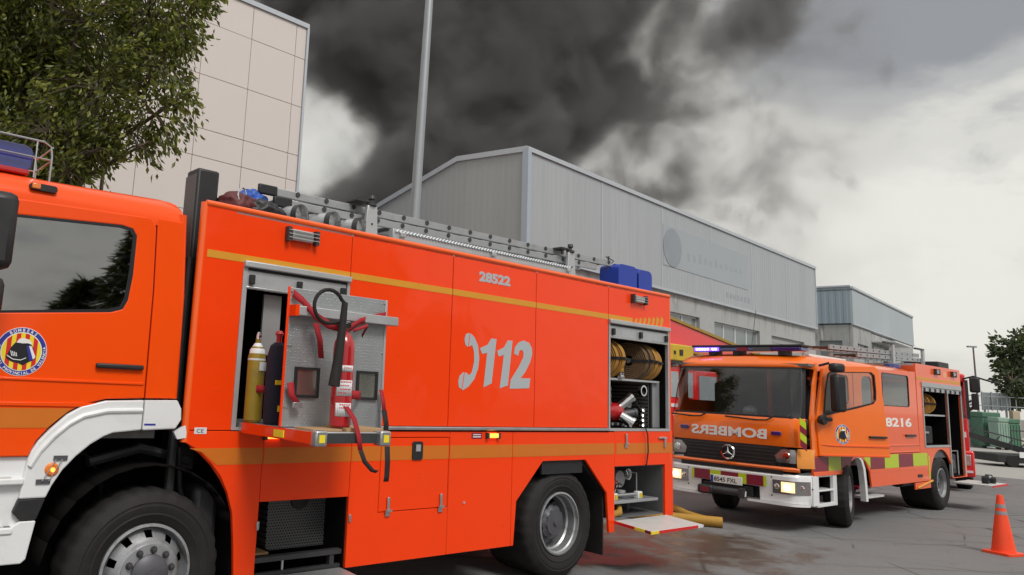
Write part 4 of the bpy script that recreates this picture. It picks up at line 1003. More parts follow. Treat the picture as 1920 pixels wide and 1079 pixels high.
# cab roof with rounded cross-section
prof = [(0.0, 2.755), (0.0, 2.80), (.012, 2.845), (.04, 2.885), (.09, 2.925), (.18, 2.955), (.5, 2.985), (1.25, 3.0), (2.0, 2.985), (2.32, 2.955), (2.41, 2.925), (2.46, 2.885), (2.488, 2.845), (2.5, 2.80), (2.5, 2.755)]
xsr = [(CF+.06, -.16), (CF+.16, -.04), (CF+.35, -.005), (1.3, .0), (1.95, .025), (2.04, .02), (2.08, -.02), (2.09, -.10)]
vs = []; fs = []
for i, (x, dz) in enumerate(xsr):
    for (y, z) in prof: vs.append((x, y, 2.755+(z-2.755)*(1 if -.05 < dz else .3)+(dz if -.05 < dz else 0)*(z-2.755)*4))
k = len(prof)
for i in range(len(xsr)-1):
    for j in range(k-1): fs.append((i*k+j, i*k+j+1, (i+1)*k+j+1, (i+1)*k+j))
fs.append(tuple((len(xsr)-1)*k+j for j in range(k)))
MB().add(vs, fs).build('cab_roof', 'cab_paint', f1)
B(2.07, 2.10, .05, 2.45, 1.60, 2.80).build('cab_rear_wall', 'cab_paint', f1); B(.64, 2.07, 2.46, 2.5, .9, 2.8).build('cab_far_side', 'cab_paint', f1)
MB().plate([(.0, .45), (2.5, .45), (2.5, 2.75), (.0, 2.75)], [rect(.1, 2.4, 1.75, 2.62)], CF-.0, CF+.03, 'x').build('cab_front', 'cab_paint', f1, smooth=False)
B(CF+.0, CF+.012, .09, 2.41, 1.74, 2.63).build('windscreen', 'cab_glass', f1)
B(.66, 2.05, .1, 2.4, 1.35, 1.42).build('cab_floor', 'cabin_grey', f1); B(1.45, 1.98, .3, .9, 1.42, 2.35).build('seat', 'seat_dark', f1, bevel=.06); B(1.45, 1.98, 1.5, 2.1, 1.42, 2.35).build('seat', 'seat_dark', f1, bevel=.06)
# door mirrors and arm
B(.78, .95, -.42, -.28, 2.29, 2.72).build('mirror', 'black_plastic', f1, bevel=.045); B(.74, .93, -.42, -.28, 2.03, 2.25).build('mirror', 'black_plastic', f1, bevel=.045)
MB().tube([(.75, .0, 2.70), (.76, -.22, 2.74), (.80, -.33, 2.70)], .016, 8).tube([(.72, .0, 1.98), (.72, -.2, 2.0), (.78, -.33, 2.08)], .016, 8).build('mirror_arm', 'black_plastic', f1)
# amber roof marker
m_ = MB().plate(rrect(1.075, 1.235, 2.842, 2.885, .018), [], -.012, .05, 'y'); al = m_.build('roof_marker', 'black_plastic', f1, bevel=.006, rot=(0, 0, 0))
B(1.085, 1.135, -.020, -.010, 2.848, 2.882).build('marker_lens', 'amber', al, bevel=.008)
# white wing, steps
wing = [(1.247, 1.235), (1.262, 1.285), (1.295, 1.345), (1.355, 1.415), (1.44, 1.50), (1.52, 1.550), (1.67, 1.590), (1.912, 1.600), (1.912, 1.410), (1.73, 1.392), (1.68, 1.372), (1.60, 1.322), (1.52, 1.252), (1.45, 1.172), (1.40, 1.085), (1.372, 1.015), (1.225, 1.015)]
wg = MB().plate(wing, [], -.020, .03, 'y').build('wheel_arch', 'white_paint', f1, bevel=.010, smooth=False)
m_ = MB(); tp_ = [(1.262, 1.20), (1.31, 1.29), (1.38, 1.375), (1.46, 1.448), (1.54, 1.495), (1.68, 1.528), (1.905, 1.535)]
MB().tube([(a, -.020, b) for a, b in tp_], .016, 8).build('arch_bead', 'white_paint', wg)
wg2 = MB().plate([(1.918, 1.600), (2.14, 1.605), (2.172, 1.55), (2.178, 1.48), (2.14, 1.418), (1.918, 1.408)], [], -.024, .03, 'y').build('wheel_arch_end', 'white_paint', f1, bevel=.010, smooth=False)
B(1.925, 2.0, -.0255, -.0238, 1.440, 1.452).build('badge_plate', 'blue_print', f1)
MB().plate([(2.14, 1.40), (2.22, 1.44), (2.24, 1.36), (2.17, 1.35)], [], .0, .03, 'y').build('bracket', 'white_paint', f1)
MB().plate([(1.225, 1.012), (1.372, 1.012), (1.335, .892), (1.245, .892), (1.20, .94)], [], -.016, .03, 'y').build('step_joint', 'black_plastic', f1, bevel=.006)
MB().plate([(CF+.05, .655), (1.275, .652), (1.30, .675), (1.333, .888), (1.245, .888), (1.20, .86), (CF+.05, .86)], [], -.02, .03, 'y').build('step_panel', 'white_paint', f1, bevel=.008, smooth=False)
B(CF+.05, 1.25, .02, .04, .86, 1.25).build('step_back', 'white_paint', f1); B(CF+.05, 1.24, -.03, .06, 1.095, 1.135).build('step', 'white_paint', f1, bevel=.01)
B(CF+.05, 1.21, -.03, .06, .82, .86).build('step', 'white_paint', f1, bevel=.01); B(.80, 1.17, -.02, .05, 1.1355, 1.141).build('step_tread', 'tread_plate_light', f1); B(.80, 1.16, -.02, .05, .8605, .866).build('step_tread', 'tread_plate_light', f1)
ml = MB().lathe([(0, -.034), (.030, -.032), (.040, -.024), (.042, -.018)], (1.388, 0, 1.178), 'y', 24).build('side_marker', 'amber', f1)
MB().lathe([(0, -.037), (.014, -.036)], (1.390, 0, 1.178), 'y', 16).build('bulb', 'amber_lit', ml)
for a in (-.018, .018): MB().tube([(1.355+a, -.038, 1.115), (1.42+a, -.038, 1.24)], .003, 5).build('guard_wire', 'steel', ml)
for a, b in ((1.43, 1.245), (1.345, 1.11)): B(a-.04, a+.04, -.028, -.018, b-.014, b+.014).build('guard_clip', 'hub_grey', ml)
# exhaust stack in the gap
ex = B(2.275, 2.455, .30, .50, 1.1, 3.31).build('exhaust_stack', 'black_plastic', f1, bevel=.02)
B(2.268, 2.275, .31, .49, 2.45, 3.26).build('heat_shield', perf('perforated_side', 1, .018), ex)
def perf2():
    m = MATS['perforated'].copy(); MATS['perforated_side'] = m
MB().tube([(2.22, .18, .9), (2.22, .18, 2.6)], .035, 10).build('air_pipe', 'black_plastic', f1)
# beacon and its guard on the cab roof
bc = MB().plate(rrect(.55, 1.115, 2.99, 3.155, .055), [], .18, .48, 'y').build('blue_beacon', 'blue_lens', f1, bevel=.03)
B(.56, 1.10, .17, .49, 2.965, 3.00).build('beacon_base', 'extinguisher_red', bc, bevel=.01)
for y_ in (.14, .52):
    MB().tube([(.5, y_, 3.19), (1.16, y_, 3.19), (1.205, y_, 3.165), (1.215, y_, 3.10), (1.215, y_, 2.94)], .0065, 6).build('guard_bar', 'steel', bc)
    MB().tube([(.5, y_, 3.08), (1.213, y_, 3.08)], .005, 6).build('guard_bar', 'steel', bc)
    MB().tube([(1.12, y_, 2.95), (1.12, y_, 3.19)], .005, 6).build('guard_bar', 'steel', bc)
for zz in (3.08, 3.165): MB().tube([(1.215, .14, zz), (1.215, .52, zz)], .005, 6).build('guard_bar', 'steel', bc)
# cable hanging between the lockers
tag(MB().tube([w1(7.62, .1, 1.72), w1(7.60, -.02, 1.60), w1(7.60, -.03, 1.46), w1(7.63, -.04, 1.38), w1(7.645, -.035, 1.2), w1(7.62, -.03, 1.06), w1(7.60, .05, .98)], .0075, 8).build('power_cable', 'rubber'), 'thin black cable hanging from the rear locker to the lower one', 'cable')

# ---- load of the nearest engine
def on1(name, x, y, z, lab, cat, group=None, rz=0): return empty(name, w1(x, y, z), T1+rz, lab, cat, group)
ext = on1('fire_extinguisher', 2.915, -.80, 1.492, 'red fire extinguisher with black horn strapped on the pull-out tray', 'fire extinguisher')
MB().lathe([(0, 0), (.060, 0), (.070, .012), (.070, .50), (.066, .545), (.045, .59), (.024, .61), (.024, .635), (0, .635)], (0, 0, 0), 'z', 32).build('cylinder', 'extinguisher_red', ext)
MB().lathe([(.018, .63), (.020, .67), (0, .68)], (0, 0, 0), 'z', 16).build('valve', 'chrome', ext)
B(-.05, .03, -.012, .012, .665, .685).build('lever', 'chrome', ext, bevel=.004); MB().lathe([(0, 0), (.02, 0), (.02, .012), (0, .012)], (.0, -.04, .655), 'y', 14).build('gauge', 'chrome', ext)
for za, zb in ((.355, .395), (.20, .30), (.07, .155)):
    m_ = MB(); a0, a1 = R(205), R(300)
    for q in range(8):
        t0, t1 = a0+(a1-a0)*q/8, a0+(a1-a0)*(q+1)/8
        m_.add([(.0715*math.cos(t0), .0715*math.sin(t0), za), (.0715*math.cos(t1), .0715*math.sin(t1), za), (.0715*math.cos(t1), .0715*math.sin(t1), zb), (.0715*math.cos(t0), .0715*math.sin(t0), zb)], [(0, 1, 2, 3)])
    m_.build('label', 'label_white', ext, solid=.001)
m_ = MB()
for (zc, c0, c1) in ((.285, 215, 290), (.262, 215, 275), (.238, 225, 285), (.215, 215, 262), (.375, 240, 285), (.12, 225, 280), (.14, 225, 290)):
    for q in range(6):
        t0, t1 = R(c0+(c1-c0)*q/6+1.5), R(c0+(c1-c0)*(q+1)/6-1.5)
        m_.add([(.0728*math.cos(t), .0728*math.sin(t), zc+d) for t, d in ((t0, 0), (t1, 0), (t1, .008), (t0, .008))], [(0, 1, 2, 3)])
tag(m_.build('label_print', 'red_print', ext), kind='stuff')
MB().tube([(-.02, -.02, .665), (-.07, -.04, .672)]+[(-.175+.112*math.cos(R(a)), -.05, .763+.108*math.sin(R(a))) for a in range(285, 25, -16)]+[(-.060, -.055, .80), (-.062, -.06, .74)], .0125, 10).build('hose', 'rubber', ext)
MB().tube([(-.058, -.06, .80), (-.075, -.07, .62), (-.10, -.08, .42), (-.123, -.085, .26)], .020, 14, r1=.038).build('horn', 'rubber', ext)
cy = on1('air_cylinder', 2.665, -.10, 1.470, 'yellow breathing-air cylinder standing left in the open front locker', 'air cylinder', 'air cylinders in the front locker')
MB().lathe([(0, 0), (.045, .0), (.062, .02), (.062, .46), (.045, .52), (.018, .55), (.018, .58), (0, .58)], (0, 0, 0), 'z', 28).build('cylinder', 'bottle_yellow', cy)
MB().lathe([(.0625, .43), (.0635, .435), (.0525, .505), (.022, .553)], (0, 0, 0), 'z', 28).build('shoulder', 'label_white', cy)
MB().lathe([(0, .57), (.015, .57), (.018, .60), (.010, .63), (0, .635)], (0, 0, 0), 'z', 14).tube([(0, -.03, .6), (0, .03, .6)], .010, 8).build('valve', 'chrome', cy)
B(-.01, .045, -.068, -.060, .36, .42).build('label', 'label_white', cy)
cy2 = on1('air_cylinder', 2.735, -.27, 1.470, 'dark blue cloth-covered air cylinder beside the yellow one', 'air cylinder', 'air cylinders in the front locker')
MB().lathe([(0, 0), (.066, .0), (.076, .03), (.078, .25), (.076, .46), (.058, .535), (.03, .56), (0, .56)], (0, 0, 0), 'z', 28).build('cover', 'navy_cloth', cy2)
MB().lathe([(0, .56), (.02, .56), (.02, .60), (.032, .62), (.02, .64), (0, .645)], (0, 0, 0), 'z', 14).build('valve', 'extinguisher_red', cy2)
B(-.05, .02, -.082, -.07, .27, .30).build('label', 'yellow_print', cy2); B(-.02, .03, -.083, -.07, .09, .13).build('label', 'yellow_print', cy2)
sb = tag(MB().ribbon([w1(2.63, -.13, 1.705), w1(2.66, -.18, 1.705), w1(2.74, -.25, 1.705), w1(2.86, -.27, 1.70), w1(2.9, -.2, 1.70)], (0, 0, .025)).build('retaining_strap', 'red_strap', None, solid=.004), 'dark red strap round the two air cylinders', 'strap')
# hose rolls on the upper shelf of the rear locker
for i, (x, y, r, wd, mt, rz, lb_) in enumerate((
    (7.09, .22, .215, .075, 'hose_ochre', .35, 'leftmost ochre hose roll on the rear locker shelf'),
    (7.19, .20, .215, .075, 'hose_ochre', .30, 'second ochre hose roll from the left with steel coupling in front'),
    (7.40, .36, .205, .10, 'hose_brown', .25, 'brown hose roll behind the two ochre rolls on the left'),
    (7.66, .22, .215, .08, 'hose_brown', .35, 'brown hose roll at the left of the large strapped bundle'),
    (7.76, .22, .220, .075, 'hose_brown', .33, 'brown hose roll in the middle of the strapped bundle'),
    (7.86, .22, .215, .075, 'hose_ochre', .31, 'ochre hose roll right of centre in the strapped bundle'),
    (7.96, .22, .205, .075, 'hose_ochre', .30, 'rightmost ochre hose roll on the rear locker shelf'))):
    hose_roll(w1(x, y, 1.978+r), T1+rz, r, wd, mt, lb_)
nz = on1('hose_coupling', 7.24, .045, 1.980, 'ochre hose end with a shiny coupling on the shelf', 'hose end')
MB().tube([(-.02, .05, .30), (.0, 0, .2), (.01, -.0, .07)], .032, 12).build('hose_end', 'hose_ochre', nz); MB().lathe([(0, 0), (.038, 0), (.042, .02), (.034, .03), (.036, .06), (0, .06)], (0.01, 0, .0), 'z', 16).build('coupling', 'chrome', nz)
# red divider pump with chrome outlets
pm = on1('portable_pump', 7.34, .22, 1.45, 'red hose divider with chrome outlets on the rear locker floor', 'hose divider')
MB().lathe([(0, -.16), (.07, -.15), (.10, -.06), (.105, .04), (.07, .13), (0, .15)], (0.02, 0, .16), 'x', 20).build('body', 'extinguisher_red', pm)
for a, b, mt in ((((.02, -.10, .12), (.07, -.20, .06)), .058, 'chrome'), (((.10, -.03, .22), (.20, -.10, .32)), .050, 'chrome'), (((-.10, .0, .22), (-.15, -.03, .40)), .050, 'hub_grey'), (((.14, -.05, .14), (.26, -.10, .16)), .042, 'hub_grey')):
    MB().tube(a, b, 16).tube([a[1], tuple(Vector(a[1])+(Vector(a[1])-Vector(a[0])).normalized()*.03)], b*1.15, 16).build('outlet', mt, pm)
    pp = Vector(a[1])+(Vector(a[1])-Vector(a[0])).normalized()*.031; MB().tube([tuple(pp), tuple(pp+(Vector(a[1])-Vector(a[0])).normalized()*.004)], b*.85, 16).build('outlet_mouth', 'dark_void', pm)
for q in range(4): B(-.16+q*.1, -.13+q*.1, -.11, -.06, .02, .05).build('foot', 'steel', pm)
br = on1('branchpipe', 7.56, .20, 1.45, 'black branchpipe nozzle lying beside the red divider', 'nozzle')
MB().tube([(-.04, 0, .06), (.0, -.02, .22)], .055, 14, r1=.035).build('barrel', 'black_plastic', br); MB().tube([(.0, -.02, .22), (.01, -.03, .27)], .045, 14).build('tip', 'steel', br); MB().tube([(-.05, 0, .0), (-.04, 0, .06)], .05, 14).build('coupling', 'chrome', br)
ch_ = on1('coupling_stack', 7.78, .13, 1.45, 'stack of small steel couplings against the chequer plate', 'coupling')
for q in range(4): MB().lathe([(.0, 0), (.035, 0), (.042, .015), (.035, .03), (.040, .05), (0, .055)], (0, 0, q*.056), 'z', 14).build('coupling', 'chrome', ch_)
rg = on1('coupling_ring', 7.78, .12, 1.86, 'round steel coupling ring hanging on the perforated divider', 'coupling')
MB().lathe([(.045, -.02), (.062, -.02), (.062, .02), (.045, .02), (.045, -.02)], (0, 0, 0), 'y', 24).build('ring', 'chrome', rg)
# rescue pump set in the lower locker
rp = on1('rescue_pump_set', 7.42, .30, .685, 'grey rescue pump set with yellow-ended frame in the lower locker', 'pump')
MB().lathe([(0, -.10), (.09, -.10), (.10, -.02), (.10, .12), (0, .12)], (.12, .05, .19), 'y', 24).build('motor', 'alu', rp)
MB().lathe([(.045, 0), (.062, -.01), (.062, .01), (.045, .012), (.045, 0)], (.16, -.12, .25), 'y', 20).build('pulley', 'steel', rp)
for q in range(6): MB().tube([(.16, -.12, .25), (.16+.05*math.cos(q*1.05), -.12, .25+.05*math.sin(q*1.05))], .005, 5).build('pulley_spoke', 'steel', rp)
MB().tube([(-.22, -.20, .05), (.24, -.20, .05)], .014, 8).build('frame_bar', 'steel', rp); MB().tube([(.22, -.19, .05), (.22, -.19, .27), (.22, .1, .27)], .009, 8).build('frame_bar', 'steel', rp)
for sx in (-.24, .22):
    q_ = B(sx-.03, sx+.05, -.235, -.17, .0, .075).build('frame_foot', 'label_white', rp, bevel=.008); B(sx-.01, sx+.04, -.24, -.234, .01, .06).build('foot_reflector', 'yellow_gear', q_)
for q in range(5): MB().tube([(-.18+q*.035, -.1, .05), (-.2+q*.04, -.14, .14+.02*(q % 3)), (-.12+q*.04, -.12, .22-.02*q)], .011, 8).build('pipe', ('chrome', 'dark_metal', 'extinguisher_red')[q % 3], rp)
MB().lathe([(0, 0), (.05, .0), (.055, .05), (0, .055)], (.05, -.1, .03), 'z', 20).build('pan', 'alu', rp)
hz_ = tag(MB().tube([w1(7.13, .10, .53), w1(7.22, .04, .57), w1(7.32, .12, .60)], .034, 12).build('hose_end', 'hose_yellow'), 'short yellow hose end poking out under the lower locker shelf', 'hose')

# ---- roof load
lad = on1('extension_ladder', 0, 0, 0, 'aluminium extension ladder lying on the nearest engine roof', 'ladder')
lad.rotation_euler[1] = -.010
for (z0, z1, ya, yb, xa, xb, off) in ((3.205, 3.270, .36, .80, 2.86, 7.54, 0), (3.118, 3.183, .32, .84, 2.98, 7.20, .12)):
    r_ = []
    for yy in (ya, yb):
        r_.append(MB().box(xa, xb, yy-.013, yy+.013, z0, z1).build('rail', 'ladder_alu', lad, bevel=.004))
        B(xa-.01, xa+.16, yy-.018, yy+.018, z0-.006, z1+.01).build('rail_end', 'black_plastic', lad, bevel=.01)
    src = None
    xx = xa+.35+off
    while xx < xb-.05:
        if src is None:
            src = MB().tube([(0, ya-.021, 0), (0, yb+.021, 0)], .021, 12).build('rung', 'dark_metal', lad); o = src
        else: o = share(src, lad)
        o.location = (xx, 0, (z0+z1)/2+.012); xx += .285
MB().tube([(7.45, .36, 3.31), (7.60, .36, 3.28), (7.50, .36, 3.20)], .007, 6).tube([(7.50, .36, 3.32), (7.48, .36, 3.17)], .012, 6).build('locking_pawl', 'dark_metal', lad)
for xx in (3.86, 6.60):
    b_ = MB().plate([(xx-.075, 2.985), (xx+.075, 2.985), (xx+.05, 3.30), (xx-.05, 3.30)], [], .22, .26, 'y').build('ladder_bracket', 'alu', f1, bevel=.008)
    MB().lathe([(.0, 0), (.045, 0), (.045, .02), (.018, .025), (.018, .05), (.032, .06), (.026, .09), (0, .095)], (xx, .24, 3.30), 'z', 16).build('bracket_knob', 'dark_metal', b_)
    B(xx-.16, xx-.02, .23, .40, 3.325, 3.34).build('bracket_hook', 'dark_metal', b_); B(xx-.006, xx+.006, .214, .22, 3.13, 3.145).build('bolt', 'dark_void', b_)
rl = B(4.05, 6.52, .16, .22, 3.04, 3.125).build('roof_locker', 'alu', f1, bevel=.006)
B(3.9, 8.0, .95, 2.2, 2.985, 3.20).build('roof_locker', 'alu', f1, bevel=.02)
src = None
for q in range(62):
    if src is None: src = MB().tube([(0, .152, 3.095), (.026, .152, 3.118)], .010, 6).build('corrugation', 'pole_grey', rl); o = src
    else: o = share(src, rl)
    o.location = (4.08+q*.039, 0, 0)
for xx in (4.15, 5.30, 6.45): B(xx-.03, xx+.03, .13, .17, 3.06, 3.10).build('locker_catch', 'steel', rl, bevel=.006)
for i, xx in enumerate((3.00, 3.32, 3.60)):
    sv = on1('suction_hose', xx, .55, 3.075, ('front', 'middle', 'rear')[i]+' one of three pale grey suction hoses across the roof', 'suction hose', 'suction hoses on the roof', rz=R(22))
    MB().tube([(0, -.38, 0), (0, .9, 0)], .088, 20).build('hose', 'alu', sv); MB().lathe([(0, 0), (.094, 0), (.094, .05), (0, .05)], (0, -.38, 0), 'y', 20).build('end_cap', 'dark_metal', sv)
def lump(name, c, sx, sy, sz, mat, lab, cat, seed, dis=.25):
    bm = bmesh.new(); bmesh.ops.create_icosphere(bm, subdivisions=4, radius=1)
    for v in bm.verts:
        n_ = noise.fractal(v.co*2.1+Vector((seed, seed*2, 0)), 1.0, 2.0, 4)
        n2_ = noise.ridged_multi_fractal(v.co*2.7+Vector((0, seed, seed)), 1, 2, 4, 1, 2)*.08
        v.co *= 1+dis*n_+n2_; v.co.x *= sx; v.co.y *= sy; v.co.z = max(-.6, v.co.z)*sz
    me = bpy.data.meshes.new(name); bm.to_mesh(me); bm.free(); me.materials.append(MATS[mat])
    for p in me.polygons: p.use_smooth = True
    o = bpy.data.objects.new(name, me); COL.objects.link(o); o.location = c; o.rotation_euler = (0, 0, T1); return tag(o, lab, cat)
lump('canvas_roll', w1(2.60, .30, 3.06), .14, .16, .10, 'tarp_maroon', 'crumpled maroon canvas behind the black exhaust stack', 'canvas', 3)
lump('blue_tarpaulin', w1(2.80, .44, 3.15), .13, .14, .10, 'tarp_blue', 'crumpled bright blue tarpaulin at the front of the roof', 'tarpaulin', 7, .35)
lump('black_holdall', w1(2.80, .24, 3.05), .16, .12, .085, 'black_plastic', 'black holdall lying under the ladder end', 'bag', 12)
kb = on1('carabiner', 2.58, .16, 3.08, 'yellow and silver carabiner strap at the roof front corner', 'carabiner')
MB().tube([(.03*math.cos(R(a))*1.1, 0, .05+.055*math.sin(R(a))) for a in range(0, 361, 30)], .006, 6).build('hook', 'chrome', kb); MB().ribbon([(.02, 0, .03), (-.01, -.02, -.04), (-.03, -.03, -.10)], (.022, 0, 0)).build('webbing', 'yellow_gear', kb, solid=.006)
for i, (x, lb_) in enumerate(((7.66, 'blue plastic jerrycan standing nearer the ladder on the roof'), (8.03, 'rear blue plastic jerrycan at the end of the roof'))):
    j = on1('jerrycan', x, .36, 2.99, lb_, 'jerrycan', 'blue jerrycans on the roof')
    MB().plate(rrect(-.185 if i == 0 else -.15, .185 if i == 0 else .13, 0, .315 if i == 0 else .30, .07, 6), [], -.13, .13, 'y').build('body', 'jerry_blue', j, bevel=.035, seg=3)
    B(-.09, .09, -.022, .022, .31, .335).build('handle', 'jerry_blue', j, bevel=.012); MB().lathe([(.03, 0), (.032, .03), (0, .032)], (.13, 0, .29), 'z', 14).build('cap', 'black_plastic', j)
# ------------------------------------------------------------------ SECOND FIRE ENGINE (crew cab, facing the camera)
f2 = empty('fire_engine', O2, T2, 'second orange fire engine facing the camera with chequered sides and lit headlights', 'fire engine')
WD = 2.16; XF = -1.40
def fdx(y):
    u = abs(y-WD/2)/(WD/2)          # 0 centre .. 1 corner
    return .035*u**2 + (.26*max(0, (u-.80)/.20)**2.2)
def fstrip(ya, yb, prof, nm, mat, par=None, thick=.02, off=0.0, ny=22, bevel=0):
    """front surface between two widths following the bow of the cab; prof = [(z, x)] bottom to top; ya/yb may be lists per level"""
    vs = []; fs = []
    for i, (z, x) in enumerate(prof):
        a = ya[i] if isinstance(ya, (list, tuple)) else ya; b = yb[i] if isinstance(yb, (list, tuple)) else yb
        for k in range(ny+1):
            y = a+(b-a)*k/ny; vs.append((x+fdx(y)-off, y, z))
    for i in range(len(prof)-1):
        for k in range(ny): fs.append((i*(ny+1)+k, i*(ny+1)+k+1, (i+1)*(ny+1)+k+1, (i+1)*(ny+1)+k))
    if thick:
        n0 = len(vs); vs += [(x+thick, y, z) for x, y, z in vs]; m_r = len(prof); W_ = ny+1
        fs += [tuple(i+n0 for i in reversed(f)) for f in fs]
        for k in range(ny):
            fs.append((k, k+1, k+1+n0, k+n0)); q = (m_r-1)*W_+k; fs.append((q, q+1, q+1+n0, q+n0))
        for i in range(m_r-1):
            for q in (i*W_, i*W_+ny): fs.append((q, q+W_, q+W_+n0, q+n0))
    o = MB().add(vs, fs).build(nm, mat, par or f2)
    return o
# front, from bumper to roof
fstrip(.0, WD, [(.375, -1.40), (.40, -1.44), (.60, -1.46), (.86, -1.45), (.90, -1.42)], 'bumper', 'white_paint') if False else None
for ya, yb in ((-.01, .62), (1.52, WD+.01)):
    fstrip(ya, yb, [(.385, -1.40), (.41, -1.445), (.60, -1.455), (.775, -1.45), (.805, -1.42)], 'bumper', 'white_paint', thick=.03)
fstrip(.62, 1.52, [(.590, -1.40), (.60, -1.455), (.775, -1.45), (.805, -1.42)], 'bumper', 'white_paint', thick=.03)
fstrip(.02, .78, [(.375, -1.50), (.405, -1.50)], 'bumper_lip', 'white_paint', thick=.05); fstrip(1.50, 2.14, [(.375, -1.50), (.405, -1.50)], 'bumper_lip', 'white_paint', thick=.05)
B(-1.36, -1.0, .34, WD-.34, .42, .8).build('bumper_core', 'black_plastic', f2)
fstrip(.30, WD-.30, [(.800, -1.440), (.855, -1.440)], 'front_gap', 'black_plastic', thick=.02)
fstrip(.10, WD-.10, [(.845, -1.43), (.880, -1.450), (.905, -1.43)], 'lower_panel', 'orange_paint', thick=.02)
g = fstrip([.40, .34, .30], [WD-.40, WD-.34, WD-.30], [(.905, -1.425), (1.06, -1.435), (1.185, -1.425)], 'grille', 'black_plastic', thick=.02)
fstrip([.36, .30, .22], [WD-.36, WD-.30, WD-.22], [(.90, -1.412), (1.06, -1.420), (1.20, -1.412)], 'grille_surround', 'black_plastic', thick=.015)
for zz in (.945, 1.0, 1.055, 1.105, 1.15): fstrip(.42, WD-.42, [(zz, -1.448), (zz+.010, -1.448)], 'grille_bar', 'dark_metal', par=g, thick=.008)
star = MB().lathe([(.088, -.006), (.105, -.010), (.112, 0), (.105, .010), (.088, .006), (.088, -.006)], (-1.462, WD/2, 1.045), 'x', 36).build('star_emblem', 'chrome', f2)
for a in (90, 210, 330):
    c_, s_ = math.cos(R(a)), math.sin(R(a)); px_, pz_ = -s_, c_
    MB().add([(-1.462, WD/2+.016*px_, 1.045+.016*pz_), (-1.462, WD/2-.016*px_, 1.045-.016*pz_), (-1.462, WD/2+.10*c_, 1.045+.10*s_), (-1.474, WD/2, 1.045)], [(0, 2, 3), (1, 3, 2), (0, 3, 1), (0, 1, 2)]).build('star_arm', 'chrome', star, smooth=False)
fstrip(.05, WD-.05, [(1.19, -1.425), (1.24, -1.432), (1.40, -1.425), (1.58, -1.405), (1.60, -1.39)], 'front_panel', 'orange_paint', thick=.02)
text('lettering', 'BOMBERS', .19, 'white_print', f2, (-1.437, .49, 1.285), (math.pi/2, 0, math.pi/2), bold=.006, sx=1.45)
ws = fstrip([.085, .10, .13], [WD-.085, WD-.10, WD-.13], [(1.605, -1.39), (2.0, -1.27), (2.335, -1.14)], 'windscreen', 'screen_glass', thick=0)
sealw = fstrip([.055, .07, .10], [.090, .105, .14], [(1.60, -1.386), (2.0, -1.266), (2.345, -1.132)], 'screen_pillar', 'black_print', thick=.02, ny=6)
fstrip([WD-.090, WD-.105, WD-.14], [WD-.055, WD-.07, WD-.10], [(1.60, -1.386), (2.0, -1.266), (2.345, -1.132)], 'screen_pillar', 'black_print', thick=.02, ny=6)
fstrip(.085, WD-.085, [(1.597, -1.398), (1.622, -1.392)], 'screen_seal', 'black_print', thick=.012); fstrip(.13, WD-.13, [(2.315, -1.150), (2.345, -1.138)], 'screen_seal', 'black_print', thick=.012)
# roof brow and roof
rp_ = [(2.34, -1.14, .10), (2.40, -1.10, .085), (2.46, -1.02, .09), (2.50, -.90, .12), (2.52, -.5, .16), (2.53, 1.2, .16), (2.53, 3.2, .16)]
vs = []; fs = []; NY = 26
for z, x, e_ in rp_:
    for k in range(NY+1):
        u = -1+2*k/NY; y = WD/2+u*(WD/2-.02)
        zz = z-(z-2.30)*max(0, (abs(u)-.86)/.14)**2*.55+.04*(1-u*u)*(1 if z > 2.45 else 0)
        vs.append((x+fdx(WD/2+u*(WD/2)*.98)*(1 if x < -.4 else 0), y, zz))
for i in range(len(rp_)-1):
    for k in range(NY): fs.append((i*(NY+1)+k, i*(NY+1)+k+1, (i+1)*(NY+1)+k+1, (i+1)*(NY+1)+k))
MB().add(vs, fs).build('cab_roof', 'orange_paint', f2, solid=.02)
B(-1.1, 3.3, .03, WD-.03, 2.36, 2.40).build('headlining', 'cabin_grey', f2)
MB().plate([(-1.19, .385), (-1.02, .385), (-1.02, .80), (-1.17, .80)], [], -.012, .02, 'y').build('bumper_end', 'white_paint', f2, bevel=.006)
